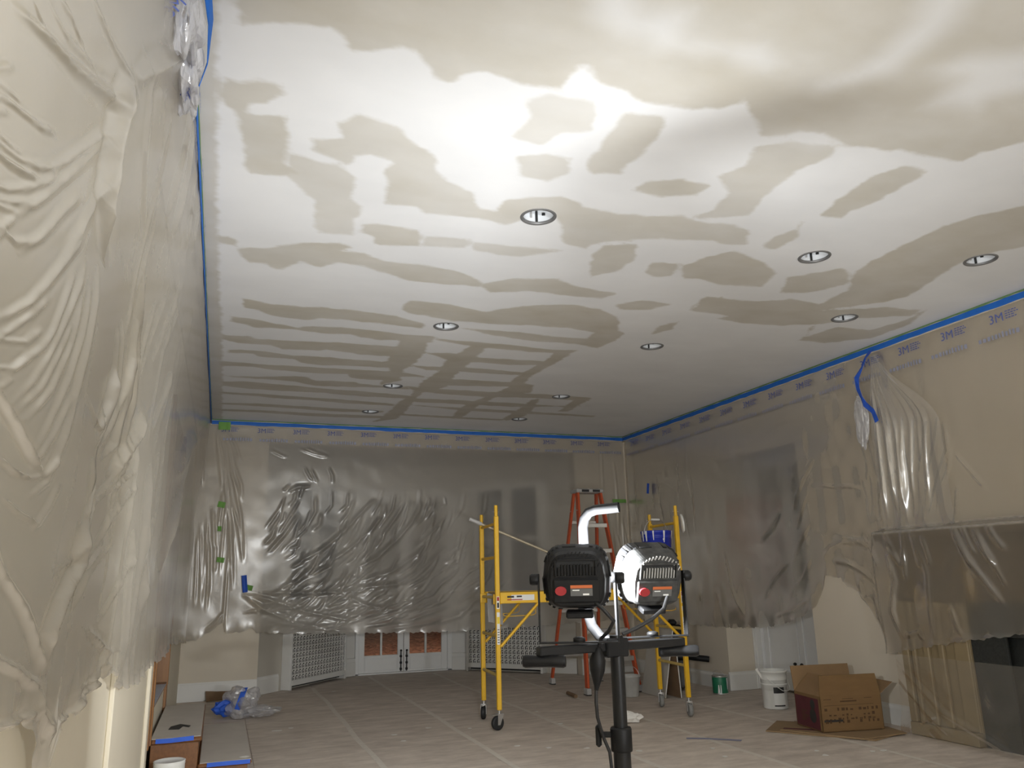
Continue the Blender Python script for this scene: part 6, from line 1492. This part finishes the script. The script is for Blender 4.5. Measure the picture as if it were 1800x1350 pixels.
    MB().lathe([(0, 0), (.018, 0), (.018, .010), (.010, .014), (0, .014)], My @ Vector((0, 0, zb)), 14).build('clamp_knob', M_black, root)
    if lit:
        ld = bpy.data.lights.new('led_panel', 'AREA'); ld.shape = 'RECTANGLE'; ld.size = .075; ld.size_y = .075; ld.energy = lit; ld.color = (.935, .97, 1.0)
        lo = bpy.data.objects.new('led_panel', ld); COL.objects.link(lo)
        lo.matrix_world = Mh @ Matrix.Translation((0, .047, 0)) @ Matrix.Rotation(PI / 2, 4, 'X')
def work_light(label, base, turn, power, aim=9, swing=-1):
    r = thing('work_light', label, 'work light', (0, 0, 0))
    bx_, by_ = base
    L = lambda x, y, z: Vector((bx_ + x * math.cos(turn) + y * math.sin(turn), by_ - x * math.sin(turn) + y * math.cos(turn), z))
    MB().tube([L(0, 0, .80), L(0, 0, 1.125)], .0205, 18).build('upper_tube', M_blackm, r)
    MB().tube([L(0, 0, .10), L(0, 0, .845)], .0255, 18).build('lower_tube', M_blackm, r)
    MB().lathe([(.0262, 0), (.031, 0), (.032, .004), (.032, .06), (.029, .066), (.021, .066)], L(0, 0, .80), 20).build('collar', M_black, r)
    kb = MB(); kb.bbox(-.062, -.02, -.012, .012, .838, .852, .003, Tm(L(0, 0, 0), 0, 0, -turn)); kb.bbox(-.075, -.058, -.015, .015, .812, .872, .006, Tm(L(0, 0, 0), 0, 0, -turn)); kb.build('clamp_lever', M_black, r)
    for k in range(3):
        a = 2 * PI * k / 3 + .5; dx, dy = math.cos(a), math.sin(a)
        lg = MB(); lg.tube([Vector((bx_ + dx * .03, by_ + dy * .03, .52)), Vector((bx_ + dx * .50, by_ + dy * .50, .022))], .011, 10)
        o = lg.build('leg', M_blackm, r)
        MB().lathe([(0, 0), (.016, 0), (.018, .006), (.016, .03), (.010, .032), (0, .032)], (bx_ + dx * .5, by_ + dy * .5, .0035), 12).build('rubber_foot', M_rubber, o)
        MB().tube([Vector((bx_ + dx * .022, by_ + dy * .022, .16)), Vector((bx_ + dx * .27, by_ + dy * .27, .265))], .006, 8).build('stay', M_blackm, r)
    MB().lathe([(.026, 0), (.04, .002), (.04, .045), (.026, .047)], L(0, 0, .50), 18).build('leg_collar', M_black, r)
    MB().lathe([(.026, 0), (.038, .002), (.038, .03), (.026, .032)], L(0, 0, .145), 18).build('stay_collar', M_black, r)
    # crossbar, skewed to the viewer, with round grips under its ends
    e0, e1 = L(-.225, -.155, 1.094), L(.21, .145, 1.094); Mb = frame_between(e0, e1); LB = (e1 - e0).length
    MB().bbox(0, LB, -.014, .014, -.013, .013, .003, Mb).build('crossbar', M_blackm, r)
    MB().bbox(LB / 2 - .04, LB / 2 + .04, -.022, .022, -.03, .024, .004, Mb).build('bar_clamp', M_black, r)
    for c_, s in ((.02, -1), (LB - .02, 1)):
        g0 = Mb @ Vector((c_, 0, -.028)); dirv = (L(1, .05 * s, 0) - L(0, 0, 0)).normalized()
        MB().tube([g0 - dirv * .062, g0 - dirv * .055, g0 - dirv * .02, g0 + dirv * .02, g0 + dirv * .055, g0 + dirv * .062], [.015, .018, .0165, .0165, .018, .015], 16).build('grip', M_black, r)
    # bent carrying handle
    hp = [L(-.015, .03, 1.105), L(-.05, .055, 1.118), L(-.074, .062, 1.15), L(-.086, .064, 1.20), L(-.088, .066, 1.30), L(-.088, .066, 1.455), L(-.083, .064, 1.482), L(-.068, .062, 1.502), L(-.045, .056, 1.510), L(-.005, .044, 1.512), L(.03, .034, 1.514)]
    MB().tube(hp, .0165, 18, cap=False).build('carry_handle', M_blackm, r)
    MB().tube([hp[-1] - (hp[-1] - hp[-2]).normalized() * .02, hp[-1]], .0135, 18, cap=False).build('handle_bore', M_dark, r)
    # heads
    lamp_head(r, L(-.108, -.085, 1.300), turn + math.radians(swing), math.radians(aim), power, 1.115)
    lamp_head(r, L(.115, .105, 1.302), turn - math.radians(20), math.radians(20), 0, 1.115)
    # cable
    pc_ = [L(-.06, -.135, 1.232), L(-.03, -.16, 1.205), L(-.004, -.15, 1.175), L(-.02, -.10, 1.145), L(-.045, -.06, 1.12), L(-.055, -.05, 1.09)]
    MB().tube(pc_, .0055, 8).build('cable', M_rubber, r)
    MB().tube([L(-.055, -.05, 1.095), L(-.058, -.05, 1.06), L(-.06, -.05, 1.03), L(-.064, -.05, .985), L(-.066, -.05, .975)], [.010, .024, .022, .008, .006], 12).build('splitter', M_black, r)
    MB().tube([L(-.066, -.05, .98), L(-.068, -.05, .94), L(-.066, -.045, .90), L(-.058, -.03, .865), L(-.050, -.018, .835), L(-.036, -.012, .80), L(-.031, -.01, .74), L(-.031, -.01, .62), L(-.032, -.01, .52)], .0052, 8).build('cable', M_rubber, r)
    pc2 = [L(.165, .04, 1.235), L(.15, .02, 1.20), L(.11, .0, 1.17), L(.06, -.015, 1.145), L(.02, -.025, 1.13)]
    MB().tube(pc2, .006, 8).build('cable', M_rubber, r)
    return r
work_light('black twin-head work light with bent handle on a black tripod, one head lit', (1.145, 2.25), math.radians(27), LAMP_POWER)
if FILL_LAMP_POWER:  # added fill lamp, brightens the near wall and floor
    work_light('added black work light for fill, standing behind the photographer, out of the picture', (1.5, -1.7), math.radians(15), FILL_LAMP_POWER, 66)
